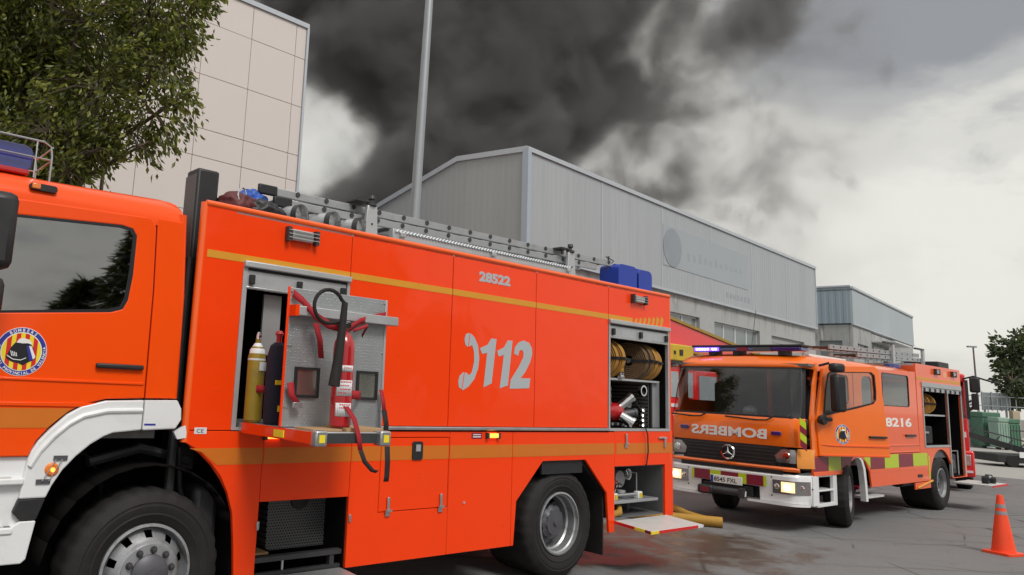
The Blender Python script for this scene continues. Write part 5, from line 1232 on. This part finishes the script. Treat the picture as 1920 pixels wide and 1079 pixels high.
# headlamps, indicators and fog lamps
for s_ in (0, 1):
    Y = (lambda y: y) if s_ == 0 else (lambda y: WD-y)
    a, b = sorted((Y(.075), Y(.36)))
    if s_ == 0: ya, yb = [.10, .075, .12], [.37, .40, .30]
    else: ya, yb = [WD-.37, WD-.40, WD-.30], [WD-.10, WD-.075, WD-.12]
    h = fstrip(ya, yb, [(.965, -1.437), (1.06, -1.442), (1.155, -1.432)], 'headlight', 'head_lens', thick=.015, ny=10)
    yc = Y(.24)
    MB().lathe([(0, -.006), (.05, -.004), (.055, .002)], (-1.452+fdx(yc), yc, 1.06), 'x', 18).build('reflector', 'chrome', h)
    a, b = sorted((Y(-.012), Y(.115)))
    fstrip(a, b, [(.90, -1.44), (.93, -1.455), (1.10, -1.455), (1.17, -1.42)], 'indicator_corner', 'apricot_indicator', thick=.02, ny=8)
    a, b = sorted((Y(.015), Y(.43)))
    fz = fstrip(a, b, [(.535, -1.468), (.72, -1.466)], 'foglamp_recess', 'head_lens', thick=.012, ny=10)
    a, b = sorted((Y(.14), Y(.31)))
    fstrip(a, b, [(.560, -1.480), (.70, -1.478)], 'foglamp', 'lamp_warm', par=fz, thick=.012, ny=6)
    for q in ((.0, .62), (.44, .75), (.44, .50)): MB().lathe([(0, -.006), (.011, -.005), (.012, 0)], (-1.474+fdx(Y(q[0]+.0)), Y(q[0]+.0), q[1]), 'x', 10).build('bolt', 'dark_metal', fz)
    MB().lathe([(0, -.010), (.035, -.008), (.05, 0)], (-1.488+fdx(Y(.225)), Y(.225), .630), 'x', 20).build('lamp_core', 'lamp_core', fz)
    for yq in (.075, .37): MB().lathe([(0, -.010), (.028, -.008), (.04, 0)], (-1.474+fdx(Y(yq)), Y(yq), .628), 'x', 16).build('reflector', 'chrome', fz)
    a, b = sorted((Y(.42), Y(.27)))
    B(-1.445, -1.415, min(Y(.30), Y(.44)), max(Y(.30), Y(.44)), 1.345, 1.40).build('strobe_lamp', 'navy_cloth' if False else 'blue_lens', f2, bevel=.008)
# chequer strip and number plate on the bumper
cols = ['lime_panel', 'maroon_panel', 'lime_panel', 'maroon_panel', 'lime_panel', 'maroon_panel', 'lime_panel']
ed = [.515, .555, .80, .92, 1.19, 1.36, 1.62, 1.66]
for k in range(7): fstrip(ed[k], ed[k+1], [(.605, -1.476), (.752, -1.474)], 'chequer_panel', cols[k], thick=.006, ny=3)
B(-1.492, -1.482, .855, 1.345, .575, .690).build('number_plate', 'white_print', f2, bevel=.004)
B(-1.4955, -1.492, 1.300, 1.340, .580, .685).build('plate_band', 'blue_print', f2)
text('plate_text', '8545 FXL', .088, 'black_print', f2, (-1.4935, 1.288, .600), (math.pi/2, 0, -math.pi/2), ext=.001, bold=.0008, sx=1.02)
# winch
B(-1.46, -1.25, .72, 1.48, .44, .575).build('winch_tray', 'black_plastic', f2, bevel=.01)
MB().tube([(-1.50, .86, .47), (-1.50, 1.30, .47)], .055, 14).build('winch_drum', 'dark_metal', f2); B(-1.58, -1.40, 1.28, 1.52, .40, .53).build('winch_motor', 'black_plastic', f2, bevel=.03); B(-1.585, -1.575, 1.32, 1.46, .43, .50).build('winch_label', 'maroon_panel', f2)
MB().tube([(-1.50, .80, .50), (-1.52, .80, .42)], .016, 8).build('winch_hook', 'chrome', f2); B(-1.56, -1.42, .82, .88, .40, .54).build('winch_bracket', 'dark_metal', f2)
# wipers, mirrors, light bar
for y0_, s_ in ((.70, 1), (1.72, 1)):
    wz = MB().tube([(-1.425, y0_-.28, 1.60), (-1.43, y0_-.20, 1.555), (-1.43, y0_+.0, 1.545)], .012, 6).tube([(-1.43, y0_-.05, 1.548), (-1.445, y0_+.42, 1.575)], .013, 6); wz.build('wiper', 'black_plastic', f2)
lbar = B(-1.02, -.72, .16, 1.86, 2.585, 2.66).build('light_bar', 'blue_lens', f2, bevel=.02)
B(-1.03, -.71, .14, 1.88, 2.655, 2.69).build('bar_cover', 'black_plastic', lbar, bevel=.01); B(-1.03, -1.0, .60, .86, 2.59, 2.65).build('bar_centre', 'hub_grey', lbar); B(-1.035, -1.0, .95, 1.12, 2.59, 2.65).build('bar_centre', 'maroon_panel', lbar)
B(-1.035, -1.015, 1.42, 1.83, 2.595, 2.65).build('lit_segment', 'blue_lit', lbar)
for q in range(8):
    if q != 2: B(-1.042, -1.034, 1.45+q*.045, 1.48+q*.045, 2.61, 2.635).build('led', 'led_white', lbar)
for yy in (.45, 1.15, 1.55): B(-1.0, -.75, yy-.05, yy+.05, 2.53, 2.59).build('bar_foot', 'black_plastic', lbar)
MB().tube([(-1.12, WD, 2.34), (-1.22, WD+.12, 2.34), (-1.22, WD+.20, 2.26)], .014, 8).tube([(-1.2, WD, 1.66), (-1.25, WD+.14, 1.68), (-1.25, WD+.18, 1.8)], .014, 8).build('mirror_arm', 'black_plastic', f2)
B(-1.30, -1.14, WD+.08, WD+.30, 1.85, 2.30).build('mirror', 'black_plastic', f2, bevel=.04); B(-1.30, -1.16, WD+.05, WD+.26, 2.32, 2.48).build('mirror', 'black_plastic', f2, bevel=.04)
# cab side (cut for the front doorway and the crew window)
skirt = 'orange_paint'
dway = [(-.80, 1.09), (-1.02, 1.70), (-.86, 2.30), (-.16, 2.34), (-.12, 2.2), (-.06, 1.09)]
cwin = rrect(1.66, 2.93, 1.86, 2.41, .06); bwin = rrect(.03, .26, 1.84, 2.29, .10); bwin2 = rrect(.78, 1.22, 1.76, 2.31, .12)
side_o = [(-1.135, 1.075), (-1.155, 1.60), (-1.02, 2.10), (-.93, 2.30), (-.88, 2.42), (1.50, 2.45), (1.50, 1.075)]
MB().plate(side_o, [dway, bwin, bwin2], 0.0, .03, 'y').build('cab_side', 'orange_paint', f2, smooth=False, bevel=.004)
cd2 = MB().plate([(1.508, 1.075), (1.508, 2.45), (3.30, 2.50), (3.33, 1.075)], [cwin], 0.0, .03, 'y').build('crew_door', 'coral_paint', f2, smooth=False, bevel=.006)
MB().plate(cwin, [inset(cwin, .02)], -.004, .012, 'y').build('window_seal', 'black_print', cd2, smooth=False); MB().plate(inset(cwin, .018), [], .006, .010, 'y').build('window', 'clear_glass', cd2, smooth=False)
B(2.62, 3.10, -.035, 0, 1.350, 1.385).build('handle', 'black_plastic', cd2, bevel=.010); B(1.52, 3.30, -.010, 0, 1.19, 1.215).build('swage_line', 'coral_paint', cd2, bevel=.005); B(1.52, 3.32, -.010, 0, 1.08, 1.10).build('swage_line', 'coral_paint', cd2, bevel=.005)
text('lettering', '28216', .20, 'white_print', cd2, (2.97, -.001, 1.52), RX, bold=.006, sx=3.1, align='RIGHT')
for b_ in (bwin, bwin2): MB().plate(b_, [], .012, .016, 'y').build('window', 'cab_glass', f2, smooth=False)
B(.425, .437, -.002, -.0005, 1.09, 2.42).build('door_seam', 'black_print', f2); B(.44, 1.50, -.0015, -.0005, 1.45, 1.46).build('door_seam', 'black_print', f2)
B(3.335, 3.345, .0, WD, .9, 2.62).build('body_front_wall', 'coral_paint', f2)
# lower side: chequer row, skirt and arches
row = [(-1.13, -.62, 'maroon_panel'), (-.61, -.16, 'lime_panel'), (-.15, .15, 'maroon_panel')]
row2 = [(1.00, 1.55, 'maroon_panel'), (1.56, 2.06, 'lime_panel'), (2.07, 2.62, 'maroon_panel'), (2.63, 3.14, 'lime_panel'), (3.15, 3.70, 'lime_panel')]
row2 = [(.78, .985, 'lime_panel'), (.99, 1.60, 'maroon_panel'), (1.605, 2.24, 'lime_panel'), (2.245, 2.94, 'maroon_panel'), (2.945, 3.69, 'lime_panel')]
MB().plate([(-1.14, .80), (-1.14, 1.068), (3.70, 1.068), (3.74, .56), (1.02, .56), (.96, .80), (.80, .96), (.62, 1.03), (.42, 1.03), (.22, .97), (.06, .80)], [], .0, .03, 'y').build('lower_side', 'coral_paint', f2, smooth=False, bevel=.005)
for a, b, mt in row[:2]: B(a, b, -.004, -.0006, .862, 1.062).build('chequer_panel', mt, f2, smooth=False)
MB().plate([(-.15, .862), (.11, .862), (.235, .985), (.30, 1.062), (-.15, 1.062)], [], -.004, -.0006, 'y').build('chequer_panel', 'maroon_panel', f2, smooth=False)
MB().plate([(.775, .985), (.83, .955), (.985, .862), (.985, 1.062), (.70, 1.062)], [], -.004, -.0006, 'y').build('chequer_panel', 'lime_panel', f2, smooth=False)
for a, b, mt in row2[1:]: B(a, b, -.004, -.0006, .838, 1.058).build('chequer_panel', mt, f2, smooth=False)
B(-1.14, .09, -.012, 0, .800, .858).build('side_trim', 'orange_edge', f2, bevel=.004); B(.98, 3.70, -.004, -.0006, .790, .834).build('gold_trim', 'orange_edge', f2)
B(3.15, 3.37, -.01, 0, .64, .69).build('side_vent', 'black_plastic', f2)
# white and lime hazard stripe on the corner pillar
for k, mt in enumerate(('maroon_panel', 'lime_panel', 'maroon_panel', 'lime_panel')):
    za = 1.20+k*.10; MB().plate([(0.05, za-.05), (.15, za+.02), (.15, za+.12), (.05, za+.05)], [], 0, .004, 'x').build('hazard_stripe', mt, f2, loc=(-1.30, -.035, 0), rot=(0, 0, R(62)), smooth=False)
# steps, white arch
st = MB().plate(rect(-1.02, -.33, .36, .80), [rect(-.96, -.46, .41, .575), rect(-.96, -.46, .60, .78)], .0, .05, 'y').build('step_box', 'white_paint', f2, bevel=.008, smooth=False)
B(-1.02, -.36, .05, .30, .36, .385).build('step', 'tread_plate_light', st); B(-1.02, -.36, .05, .26, .575, .60).build('step', 'white_paint', st); B(-1.0, -.4, .28, .30, .38, .80).build('step_back', 'white_paint', st)
m_ = MB(); pr_ = [(.50, 1.03), (.58, .985), (.66, .86), (.70, .62), (.72, .36)]
m_.plate([(a-.05, b) for a, b in pr_]+[(a+.035, b) for a, b in reversed(pr_)], [], -.03, .05, 'y').build('arch_guard', 'white_paint', f2, smooth=False)
B(.70, 1.45, -.02, .30, .40, .43).build('step', 'tread_plate_light', f2); B(.75, 1.25, .1, .4, .52, .56).build('tool_box', 'maroon_panel', f2)
MB().plate([(-.40, .4), (-.34, .9), (.0, 1.02), (.6, 1.02), (.62, .4)], [], .50, .55, 'y').build('wheel_arch_liner', 'dark_void', f2)
B(-.9, 5.6, .55, .65, .50, .78).build('chassis_rail', 'black_plastic', f2); B(-.9, 5.6, 1.5, 1.6, .50, .78).build('chassis_rail', 'black_plastic', f2); B(1.1, 3.0, .35, 1.8, .48, .86).build('underframe', 'dark_void', f2)
MB().tube([(2.55, .15, .62), (3.25, .15, .62)], .14, 16).build('air_tank', 'black_plastic', f2)
# wheels; the front pair is turned towards the camera
make_wheel(f2, .20, .03, .49, .49, .27, 'rear', wd=.30, steer=R(15)); make_wheel(f2, .20, WD-.03, .49, .49, .27, 'front', side=1, wd=.30, steer=R(15))
make_wheel(f2, 4.47, .02, .49, .49, .27, 'rear', wd=.55); make_wheel(f2, 4.47, WD-.02, .49, .49, .27, 'front', side=1, wd=.55)
MB().tube([(.2, .3, .49), (.2, WD-.3, .49)], .07, 10).build('front_axle', 'black_plastic', f2); MB().tube([(4.47, .3, .49), (4.47, WD-.3, .49)], .09, 10).build('rear_axle', 'black_plastic', f2)
# the open driver's door, swung out on its front hinge
dl = 1.42
od = [(0, .80), (-.04, 1.60), (.10, 2.06), (.14, 2.38), (1.22, 2.42), (1.30, 2.36), (1.37, 1.8), (1.40, 1.08), (1.34, 1.075), (1.15, .99), (1.02, .86), (.98, .80)]
od = [(0, 1.08), (-.04, 1.60), (.08, 2.10), (.13, 2.34), (.20, 2.39), (1.18, 2.43), (1.27, 2.38), (1.35, 1.8), (1.42, 1.08)]
ow = [(.10, 1.655), (.16, 2.06), (.22, 2.27), (.27, 2.30), (1.10, 2.335), (1.165, 2.29), (1.18, 2.05), (1.17, 1.93), (1.11, 1.87), (.75, 1.79)]
dr2 = MB().plate(od, [ow], -.02, .035, 'y').build('cab_door', 'orange_paint', f2, smooth=False, bevel=.010, loc=(-.96, -.01, 0), rot=(0, 0, R(-19)))
MB().plate(inset(ow, -.006), [inset(ow, .018)], -.024, .0, 'y').build('window_seal', 'black_print', dr2, smooth=False); MB().plate(inset(ow, .014), [], -.008, -.003, 'y').build('window', 'clear_glass', dr2, smooth=False)
B(.98, 1.34, -.055, -.02, 1.360, 1.392).build('handle', 'black_plastic', dr2, bevel=.012); MB().plate([(.02, 1.245), (1.40, 1.255), (1.40, 1.225), (.25, 1.225)], [], -.032, -.02, 'y').build('swage_line', 'orange_edge', dr2, bevel=.004)
B(.02, 1.40, -.028, -.02, 1.085, 1.11).build('swage_line', 'orange_edge', dr2, bevel=.003)
roundel(dr2, .46, 1.40, .145, -.0205, simple=True)
B(.05, .95, .035, .06, 1.12, 1.6).build('door_trim', 'cabin_grey', dr2)
MB().lathe([(0, -.03), (.06, -.03), (.075, 0), (.06, .05), (0, .06)], (.0, -.10, 1.60), 'y', 16).build('kerb_mirror', 'black_plastic', dr2)
B(-.02, .16, -.13, -.05, 1.58, 1.64).build('mirror_arm', 'black_plastic', dr2, bevel=.02)
B(.10, .30, -.26, -.13, 1.72, 2.26).build('mirror', 'black_plastic', dr2, bevel=.04); B(.08, .30, -.26, -.13, 2.29, 2.42).build('mirror', 'black_plastic', dr2, bevel=.04); MB().tube([(.05, -.02, 2.38), (.1, -.15, 2.42)], .018, 8).build('mirror_arm', 'black_plastic', dr2)
# cab interior
B(-1.05, 3.3, WD-.06, WD-.03, .95, 1.75).build('far_side', 'coral_paint', f2); B(-1.0, -.2, .10, WD-.1, .85, 1.0).build('cab_floor', 'cabin_grey', f2); B(-.2, 3.2, .10, WD-.1, .9, 1.05).build('cab_floor', 'cabin_grey', f2)
MB().plate(rect(-1.0, 3.3, 1.75, 2.40), [rrect(-.75, .25, 1.80, 2.3, .06), rrect(2.05, 2.75, 1.74, 2.26, .05)], WD-.05, WD-.02, 'y').build('far_side', 'coral_paint', f2, smooth=False)
B(-1.30, -.92, .12, WD-.12, 1.35, 1.60).build('dashboard', 'cabin_grey', f2, bevel=.04)
MB().lathe([(.19, 0), (.205, .012), (.215, 0), (.205, -.012), (.19, 0)], (0, 0, 0), 'z', 30).build('steering_wheel', 'black_plastic', f2, loc=(-.82, .62, 1.66), rot=(0, R(-28), 0))
for y_ in (.35, 1.40): B(-.35, -.2, y_, y_+.48, 1.3, 2.12).build('seat_back', 'seat_dark', f2, bevel=.05); B(-.75, -.2, y_, y_+.48, 1.15, 1.30).build('seat', 'seat_dark', f2, bevel=.04); B(-.32, -.22, y_+.14, y_+.34, 2.12, 2.28).build('headrest', 'seat_dark', f2, bevel=.04)
for y_ in (.62, 1.32): B(.55, .60, y_, y_+.07, 1.4, 2.36).build('cab_partition_post', 'coral_paint', f2)
B(1.0, 1.1, .95, WD-.1, 1.05, 2.35).build('seat_row', 'seat_dark', f2)
B(3.0, 3.1, .1, WD-.1, 1.05, 2.3).build('rear_partition', 'cabin_grey', f2)
lump('helmet', w2(-.78, 1.05, 1.66), .10, .10, .09, 'pole_grey', 'pale helmet lying on the dashboard behind the windscreen', 'helmet', 21, .06)
# superstructure
sx0, sx1, sz = 3.35, 5.93, 2.66
arch = [(3.82, .56)] + [(4.47+.66*math.cos(R(a)), .49+.62*math.sin(R(a))) for a in range(168, 11, -13)] + [(5.12, .56)]
oA = rect(3.62, 5.02, 1.17, 2.25); oB = rect(5.07, 5.86, .57, 2.26)
MB().plate([(sx0, 1.07), (sx0, sz), (sx1, sz), (6.0, .56)]+arch[::-1][:-1]+[(3.82, .56), (3.74, .56), (3.71, 1.07)], [oA, oB], 0, .03, 'y').build('body_side', 'coral_paint', f2, smooth=False, bevel=.004)
B(sx0, 5.98, .03, WD, 2.62, sz).build('roof_deck', 'alu', f2); B(5.95, 5.99, .03, WD, .56, 2.64).build('rear_wall', 'coral_paint', f2); B(3.36, 5.95, WD-.03, WD, .6, 2.62).build('far_side', 'coral_paint', f2)
B(3.36, 5.95, .80, WD-.04, .8, 2.6).build('tank_body', 'dark_void', f2)
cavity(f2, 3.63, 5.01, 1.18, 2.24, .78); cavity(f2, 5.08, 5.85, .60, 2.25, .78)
B(3.58, 5.90, -.02, .01, 2.25, 2.335).build('shutter_housing', 'alu', f2); B(3.62, 5.86, -.005, .02, 2.17, 2.245).build('shutter_slat', 'alu', f2)
for k in range(8): B(3.70+k*.30, 3.76+k*.30, -.02, 0, 2.16, 2.23).build('shutter_catch', 'black_plastic', f2)
for xx in (3.60, 5.02, 5.86): B(xx, xx+.04, -.012, .03, (1.17 if xx < 5 else .60), 2.25).build('locker_frame', 'alu', f2)
B(3.64, 5.0, .04, .75, 1.72, 1.75).build('shelf', 'alu', f2); B(3.62, 5.03, -.01, .05, 1.15, 1.185).build('locker_sill', 'alu', f2)
B(3.36, 5.92, -.003, -.0006, 2.37, 2.42).build('gold_trim', 'gold_stripe', f2); B(3.74, 3.80, -.003, -.0006, .60, 1.0).build('gold_trim', 'lime_panel', f2)
for xx in (4.45, 5.45): caged_lamp(f2, xx, 2.555, w_=.20, h=.085)
B(4.87, 5.07, -.003, -.0006, 2.47, 2.57).build('number_patch', 'apricot_indicator', f2)
tpz = B(5.05, 6.02, -.62, .0, .47, .50).build('fold_down_platform', 'tread_plate_light', f2, bevel=.004); B(5.04, 6.03, -.63, -.62, .465, .50).build('platform_edge', 'red_print', tpz)
B(3.86, 5.08, .04, .06, .95, 1.13).build('arch_filler', 'hub_grey', f2)
B(3.0, 3.8, .0, .02, .44, .55).build('under_panel', 'orange_edge', f2); 
MB().tube([(3.1, .0, .46), (3.9, .0, .56)], .02, 6).build('under_trim', 'gold_stripe', f2)
for i, (x, y, z, mt, lb_) in enumerate(((3.95, .25, 1.75, 'hose_brown', 'brown hose roll at the left in the second engine locker'), (4.16, .25, 1.75, 'hose_ochre', 'ochre hose roll left of centre in the second engine locker'), (4.50, .25, 1.75, 'hose_ochre', 'ochre hose roll right of centre in the second engine locker'), (5.42, .3, 1.34, 'hose_ochre', 'ochre hose roll standing in the tall rear locker of the second engine'))):
    hose_roll(w2(x, y, z+.20), T2+.5, .20, .08, mt, lb_)
cs = empty('equipment_case', w2(4.3, .35, 1.19), T2, 'dark equipment case on the floor of the second engine locker', 'case')
B(-.5, .3, -.2, .25, 0, .34).build('case', 'seat_dark', cs, bevel=.03); B(-.2, .0, -.23, -.2, .2, .24).build('handle', 'steel', cs, bevel=.006)
gp = empty('generator', w2(5.45, .30, .60), T2, 'dark generator at the bottom of the tall rear locker', 'generator')
B(-.28, .28, -.2, .25, .0, .40).build('housing', 'dark_metal', gp, bevel=.03); MB().tube([(-.3, -.22, 0), (-.3, -.22, .46), (.3, -.22, .46), (.3, -.22, 0)], .015, 8).build('frame', 'steel', gp); MB().lathe([(0, -.01), (.09, -.01), (.10, .01)], (.05, -.21, .2), 'y', 18).build('recoil_cover', 'hub_grey', gp)
sm_ = empty('coupling_set', w2(5.80, -.42, .50), T2, 'black and steel couplings on the fold-down platform of the second engine', 'coupling')
for q, (dx_, dy_, rr_) in enumerate(((-.35, 0, .07), (-.12, -.05, .06), (.08, .05, .075))):
    MB().lathe([(rr_*.5, -.05), (rr_, -.05), (rr_, .05), (rr_*.5, .05), (rr_*.5, -.05)], (dx_, dy_, rr_), 'y', 16).build('coupling', 'black_plastic', sm_)
MB().tube([(-.35, 0, .07), (-.12, -.02, .12), (.08, .02, .09)], .025, 8).build('pipe', 'steel', sm_)
# roof gear
l2 = empty('extension_ladder', w2(0, 0, 0), T2, 'aluminium ladder on the roof of the second engine', 'ladder')
l2.rotation_euler[1] = -.028
for z_, xa, xb in ((2.63, 1.9, 5.20), (2.72, .75, 5.05)):
    for yy in (.42, .86): B(xa, xb, yy-.014, yy+.014, z_, z_+.075).build('rail', 'ladder_alu', l2)
    src = None
    for k in range(int((xb-xa)/.29)):
        if src is None: src = MB().tube([(0, .40, 0), (0, .88, 0)], .016, 8).build('rung', 'dark_metal', l2); o = src
        else: o = share(src, l2)
        o.location = (xa+.15+k*.29, 0, z_+.04)
for xx in (3.45, 5.1):
    B(xx-.05, xx+.05, .36, .40, 2.64, 3.04).build('ladder_bracket', 'alu', f2); B(xx-.45, xx+.05, .36, .40, 3.01, 3.04).build('bracket_hook', 'dark_metal', f2)
B(5.2, 5.85, .15, .75, 2.67, 2.80).build('roof_box', 'black_plastic', f2, bevel=.02)
bb = MB().lathe([(0, 0), (.14, 0), (.15, .02), (.13, .08), (.08, .10), (0, .105)], (3.1, .30, 2.54), 'z', 24).build('blue_beacon', 'blue_lens', f2)
MB().lathe([(0, -.03), (.03, -.025), (.04, 0)], (-.30, .0, 2.415), 'y', 16).build('roof_marker', 'amber', f2)
B(-.6, .8, .22, .30, 2.545, 2.575).build('roof_rail', 'white_paint', f2)
MB().tube([(.2, 1.5, 2.55), (.45, 1.5, 3.4)], .005, 5).build('aerial', 'black_plastic', f2)

# ------------------------------------------------------------------ red vehicle parked behind the second engine
f4 = empty('red_truck', (13.93, 18.1, 0), R(54), 'red truck mostly hidden behind the rear of the second engine', 'truck')
V0 = .0
for nm, a in (('cab', (0, 1.9, .05, 2.2, .95, 1.70)),): B(*a).build('cab_body', 'fire_red', f4, bevel=.03)
MB().plate([(0.05, 1.70), (.28, 2.66), (1.9, 2.70), (1.9, 1.70)], [rrect(.5, 1.5, 1.78, 2.5, .06)], .05, .09, 'y').build('cab_side', 'fire_red', f4, smooth=False)
MB().add([(.02, .10, 1.70), (.02, 2.15, 1.70), (.27, 2.10, 2.55), (.27, .15, 2.55)], [(0, 1, 2, 3)]).build('windscreen', 'glass_dull', f4, solid=.01)
B(.25, 1.9, .05, 2.2, 2.55, 2.75).build('cab_roof', 'fire_red', f4, bevel=.04); B(.4, 1.9, .12, 2.1, 1.70, 2.55).build('cab_interior', 'seat_dark', f4)
B(-.12, .4, -.02, 2.25, .35, .95).build('bumper', 'fire_red', f4, bevel=.04); B(-.14, -.12, .05, .30, .62, .86).build('headlight', 'chrome', f4, bevel=.02); B(-.14, -.12, .02, 2.2, .45, .50).build('bumper_strip', 'label_white', f4); B(-.02, .0, .1, .3, 1.25, 1.38).build('marker_plate', 'label_white', f4)
B(-.15, .02, -.22, -.02, 2.30, 2.66).build('mirror', 'black_plastic', f4, bevel=.04); B(-.12, .0, -.18, -.04, 1.9, 2.28).build('mirror', 'black_plastic', f4, bevel=.03); MB().tube([(.2, .1, 2.62), (-.08, -.1, 2.68), (-.25, -.6, 2.50)], .02, 8).build('mirror_arm', 'black_plastic', f4)
MB().plate([(.02, 1.68), (.045, 1.68), (.27, 2.6), (.24, 2.6)], [], .0, .06, 'y').build('pillar', 'black_plastic', f4)
B(1.9, 5.5, .05, 2.2, .7, 2.6).build('box_body', 'fire_red', f4, bevel=.02)
for xx in (1.1, 4.4):
    for s_, y_ in ((-1, .03), (1, 2.2)): make_wheel(f4, xx, y_, .48, .48, .27, 'rear', side=s_, wd=.30)

# ------------------------------------------------------------------ aerial appliance behind, with its red boom
f3 = empty('aerial_platform_truck', w1(0, 0, 0), T1, 'red aerial platform truck with lowered boom, parked between the engines and the warehouse', 'fire engine')
ya, yb = 5.15, 5.75
bo = [(15.2, 3.935), (20.4, 3.235), (21.6, 3.06), (21.6, 2.60), (16.0, 3.18), (15.2, 3.25)]
MB().plate(bo, [], ya, yb, 'y').build('boom', 'fire_red', f3, bevel=.02)
def bar(p0, p1, h, mt, nm, y0_=ya-.04, y1_=yb+.04):
    (a, b), (c, d) = p0, p1
    return MB().plate([(a, b-h/2), (c, d-h/2), (c, d+h/2), (a, b+h/2)], [], y0_, y1_, 'y').build(nm, mt, f3, smooth=False)
pmat('boom_edge', (.33, .22, .03), .5, var=.3)
bar((15.2, 3.95), (21.6, 3.075), .07, 'boom_edge', 'boom_flange'); bar((15.2, 3.23), (21.6, 2.59), .06, 'boom_edge', 'boom_flange')
bx = B(15.6, 17.5, 4.95, 5.6, 2.70, 3.10).build('control_box', 'yellow_gear', f3, bevel=.03); B(16.85, 16.99, 4.935, 4.95, 2.84, 2.98).build('box_port', 'black_print', bx); B(16.6, 16.68, 4.935, 4.95, 2.86, 2.94).build('box_port', 'black_print', bx)
B(15.0, 17.0, 4.9, 7.3, 2.62, 2.70).build('turntable', 'black_plastic', f3); MB().tube([(17.0, 5.0, 2.55), (18.2, 5.0, 2.62), (19, 5.2, 2.45)], .05, 8).build('hydraulic_hose', 'rubber', f3)
B(12.5, 17.6, 5.0, 7.3, 1.0, 2.6).build('body', 'fire_red', f3, bevel=.03); B(17.6, 19.3, 5.0, 7.3, 1.0, 2.55).build('cab_body', 'fire_red', f3, bevel=.06)
B(12.4, 19.4, 4.985, 5.0, 1.62, 1.70).build('side_stripe', 'label_white', f3); B(17.8, 18.9, 4.985, 5.0, 1.8, 2.4).build('window', 'window_pale', f3); B(16.2, 17.5, 4.985, 5.0, 1.85, 2.45).build('window', 'window_pale', f3)
B(12.6, 19.2, 5.2, 7.1, .5, 1.0).build('chassis', 'black_plastic', f3)
for xx in (13.6, 15.0, 18.3):
    for s_, y_ in ((-1, 5.05), (1, 7.25)): make_wheel(f3, xx, y_, .5, .5, .28, 'rear', side=s_, wd=.32)

# ------------------------------------------------------------------ supply hoses on the wet road
def hose(pts, r, lab):
    P = [Vector(p) for p in pts]; out = []
    for i in range(len(P)-1):
        for q in range(8):
            t = q/8; a = P[max(0, i-1)]; b = P[i]; c = P[i+1]; d = P[min(len(P)-1, i+2)]
            out.append(tuple(.5*((2*b)+(-a+c)*t+(2*a-5*b+4*c-d)*t*t+(-a+3*b-3*c+d)*t**3)))
    out.append(tuple(P[-1]))
    return tag(MB().tube(out, r, 14).build('supply_hose', 'hose_yellow'), lab, 'hose', 'yellow supply hoses on the wet road')
hose([w1(9.9, 3.4, .075), w1(10.2, 2.3, .075), w1(10.55, 1.50, .075), w1(10.93, .86, .075)], .075, 'thick ochre supply hose nearest the fold-down platform')
hose([w1(12.3, 3.4, .06), w1(11.7, 2.15, .06), w1(11.2, 1.55, .06), w1(10.98, 1.12, .06)], .06, 'thinner supply hose lying behind the thick ochre one')
# ------------------------------------------------------------------ smoke plume behind the warehouse
def smoke():
    m = bpy.data.materials.new('smoke'); m.use_nodes = True; t = NT(m.node_tree)
    p = t.add('ShaderNodeNewGeometry').outputs['Position']
    big = t.noise(p, .055, 3, .5, .3)
    bil = t.noise(p, .125, 7, .58, .25)
    shape = None
    for (qx, qy), Y, r, a in SM:
        c = at(qx, qy, Y)
        dv = t.add('ShaderNodeVectorMath', {0: p, 1: tuple(c)}, operation='DISTANCE').outputs['Value']
        s_ = t.math('MULTIPLY', t.math('SUBTRACT', 1.0, t.math('DIVIDE', dv, r)), a)
        shape = s_ if shape is None else t.add('ShaderNodeMath', {0: shape, 1: s_, 2: .18}, operation='SMOOTH_MAX').outputs[0]
    for (qx, qy), Y, r, a in GAPS:
        dv = t.add('ShaderNodeVectorMath', {0: p, 1: tuple(at(qx, qy, Y))}, operation='DISTANCE').outputs['Value']
        shape = t.math('SUBTRACT', shape, t.math('MULTIPLY', t.math('MAXIMUM', t.math('SUBTRACT', 1.0, t.math('DIVIDE', dv, r)), 0.0), a))
    d = t.math('ADD', shape, t.math('MULTIPLY', t.math('SUBTRACT', bil, .5), 1.9))
    d = t.math('ADD', d, t.math('MULTIPLY', t.math('SUBTRACT', big, .5), .7))
    dens = t.math('MULTIPLY', t.rng(d, -.02, .52), .80)
    thin = t.math('MULTIPLY', t.rng(d, -.50, .15), .024)
    dens = t.math('ADD', dens, thin)
    v = t.add('ShaderNodeVolumePrincipled', {'Color': (.36, .35, .35, 1), 'Density': dens, 'Anisotropy': .2})
    t.l.new(v.outputs[0], t.add('ShaderNodeOutputMaterial').inputs['Volume'])
    m.cycles.volume_step_rate = .7
    MATS['smoke'] = m
GAPS = [((600, 268), 69, 6.6, .5), ((610, 255), 75, 6.6, .5), ((690, 268), 70, 4.6, .5)]
SM = [((610, -30), 73, 10, 1.15), ((700, 60), 73, 10, 1.15), ((820, 60), 73, 12, 1), ((950, 120), 73, 12, 1.1), ((830, 210), 73, 9.5, 1.1), ((930, 280), 73, 10, 1.15), ((760, 350), 71, 7, 1), ((670, 405), 71, 5.4, 1), ((600, 425), 71, 4.2, .9), ((1010, 250), 73, 6, .9),
      ((1020, 20), 73, 9, .95), ((700, -140), 73, 14, 1), ((1000, -150), 73, 15, 1), ((1110, 120), 73, 8, .30), ((1200, 40), 73, 9, .10), ((1010, 200), 73, 9, 1.1), ((620, 225), 71, 6, .2), ((1250, -120), 73, 10, .2)]
smoke()
tag(B(-26, 46, 63.5, 84, 10.6, 66).build('smoke_plume', 'smoke', smooth=False), 'thick dark grey smoke billowing up behind the warehouse roof', 'smoke', kind='stuff')
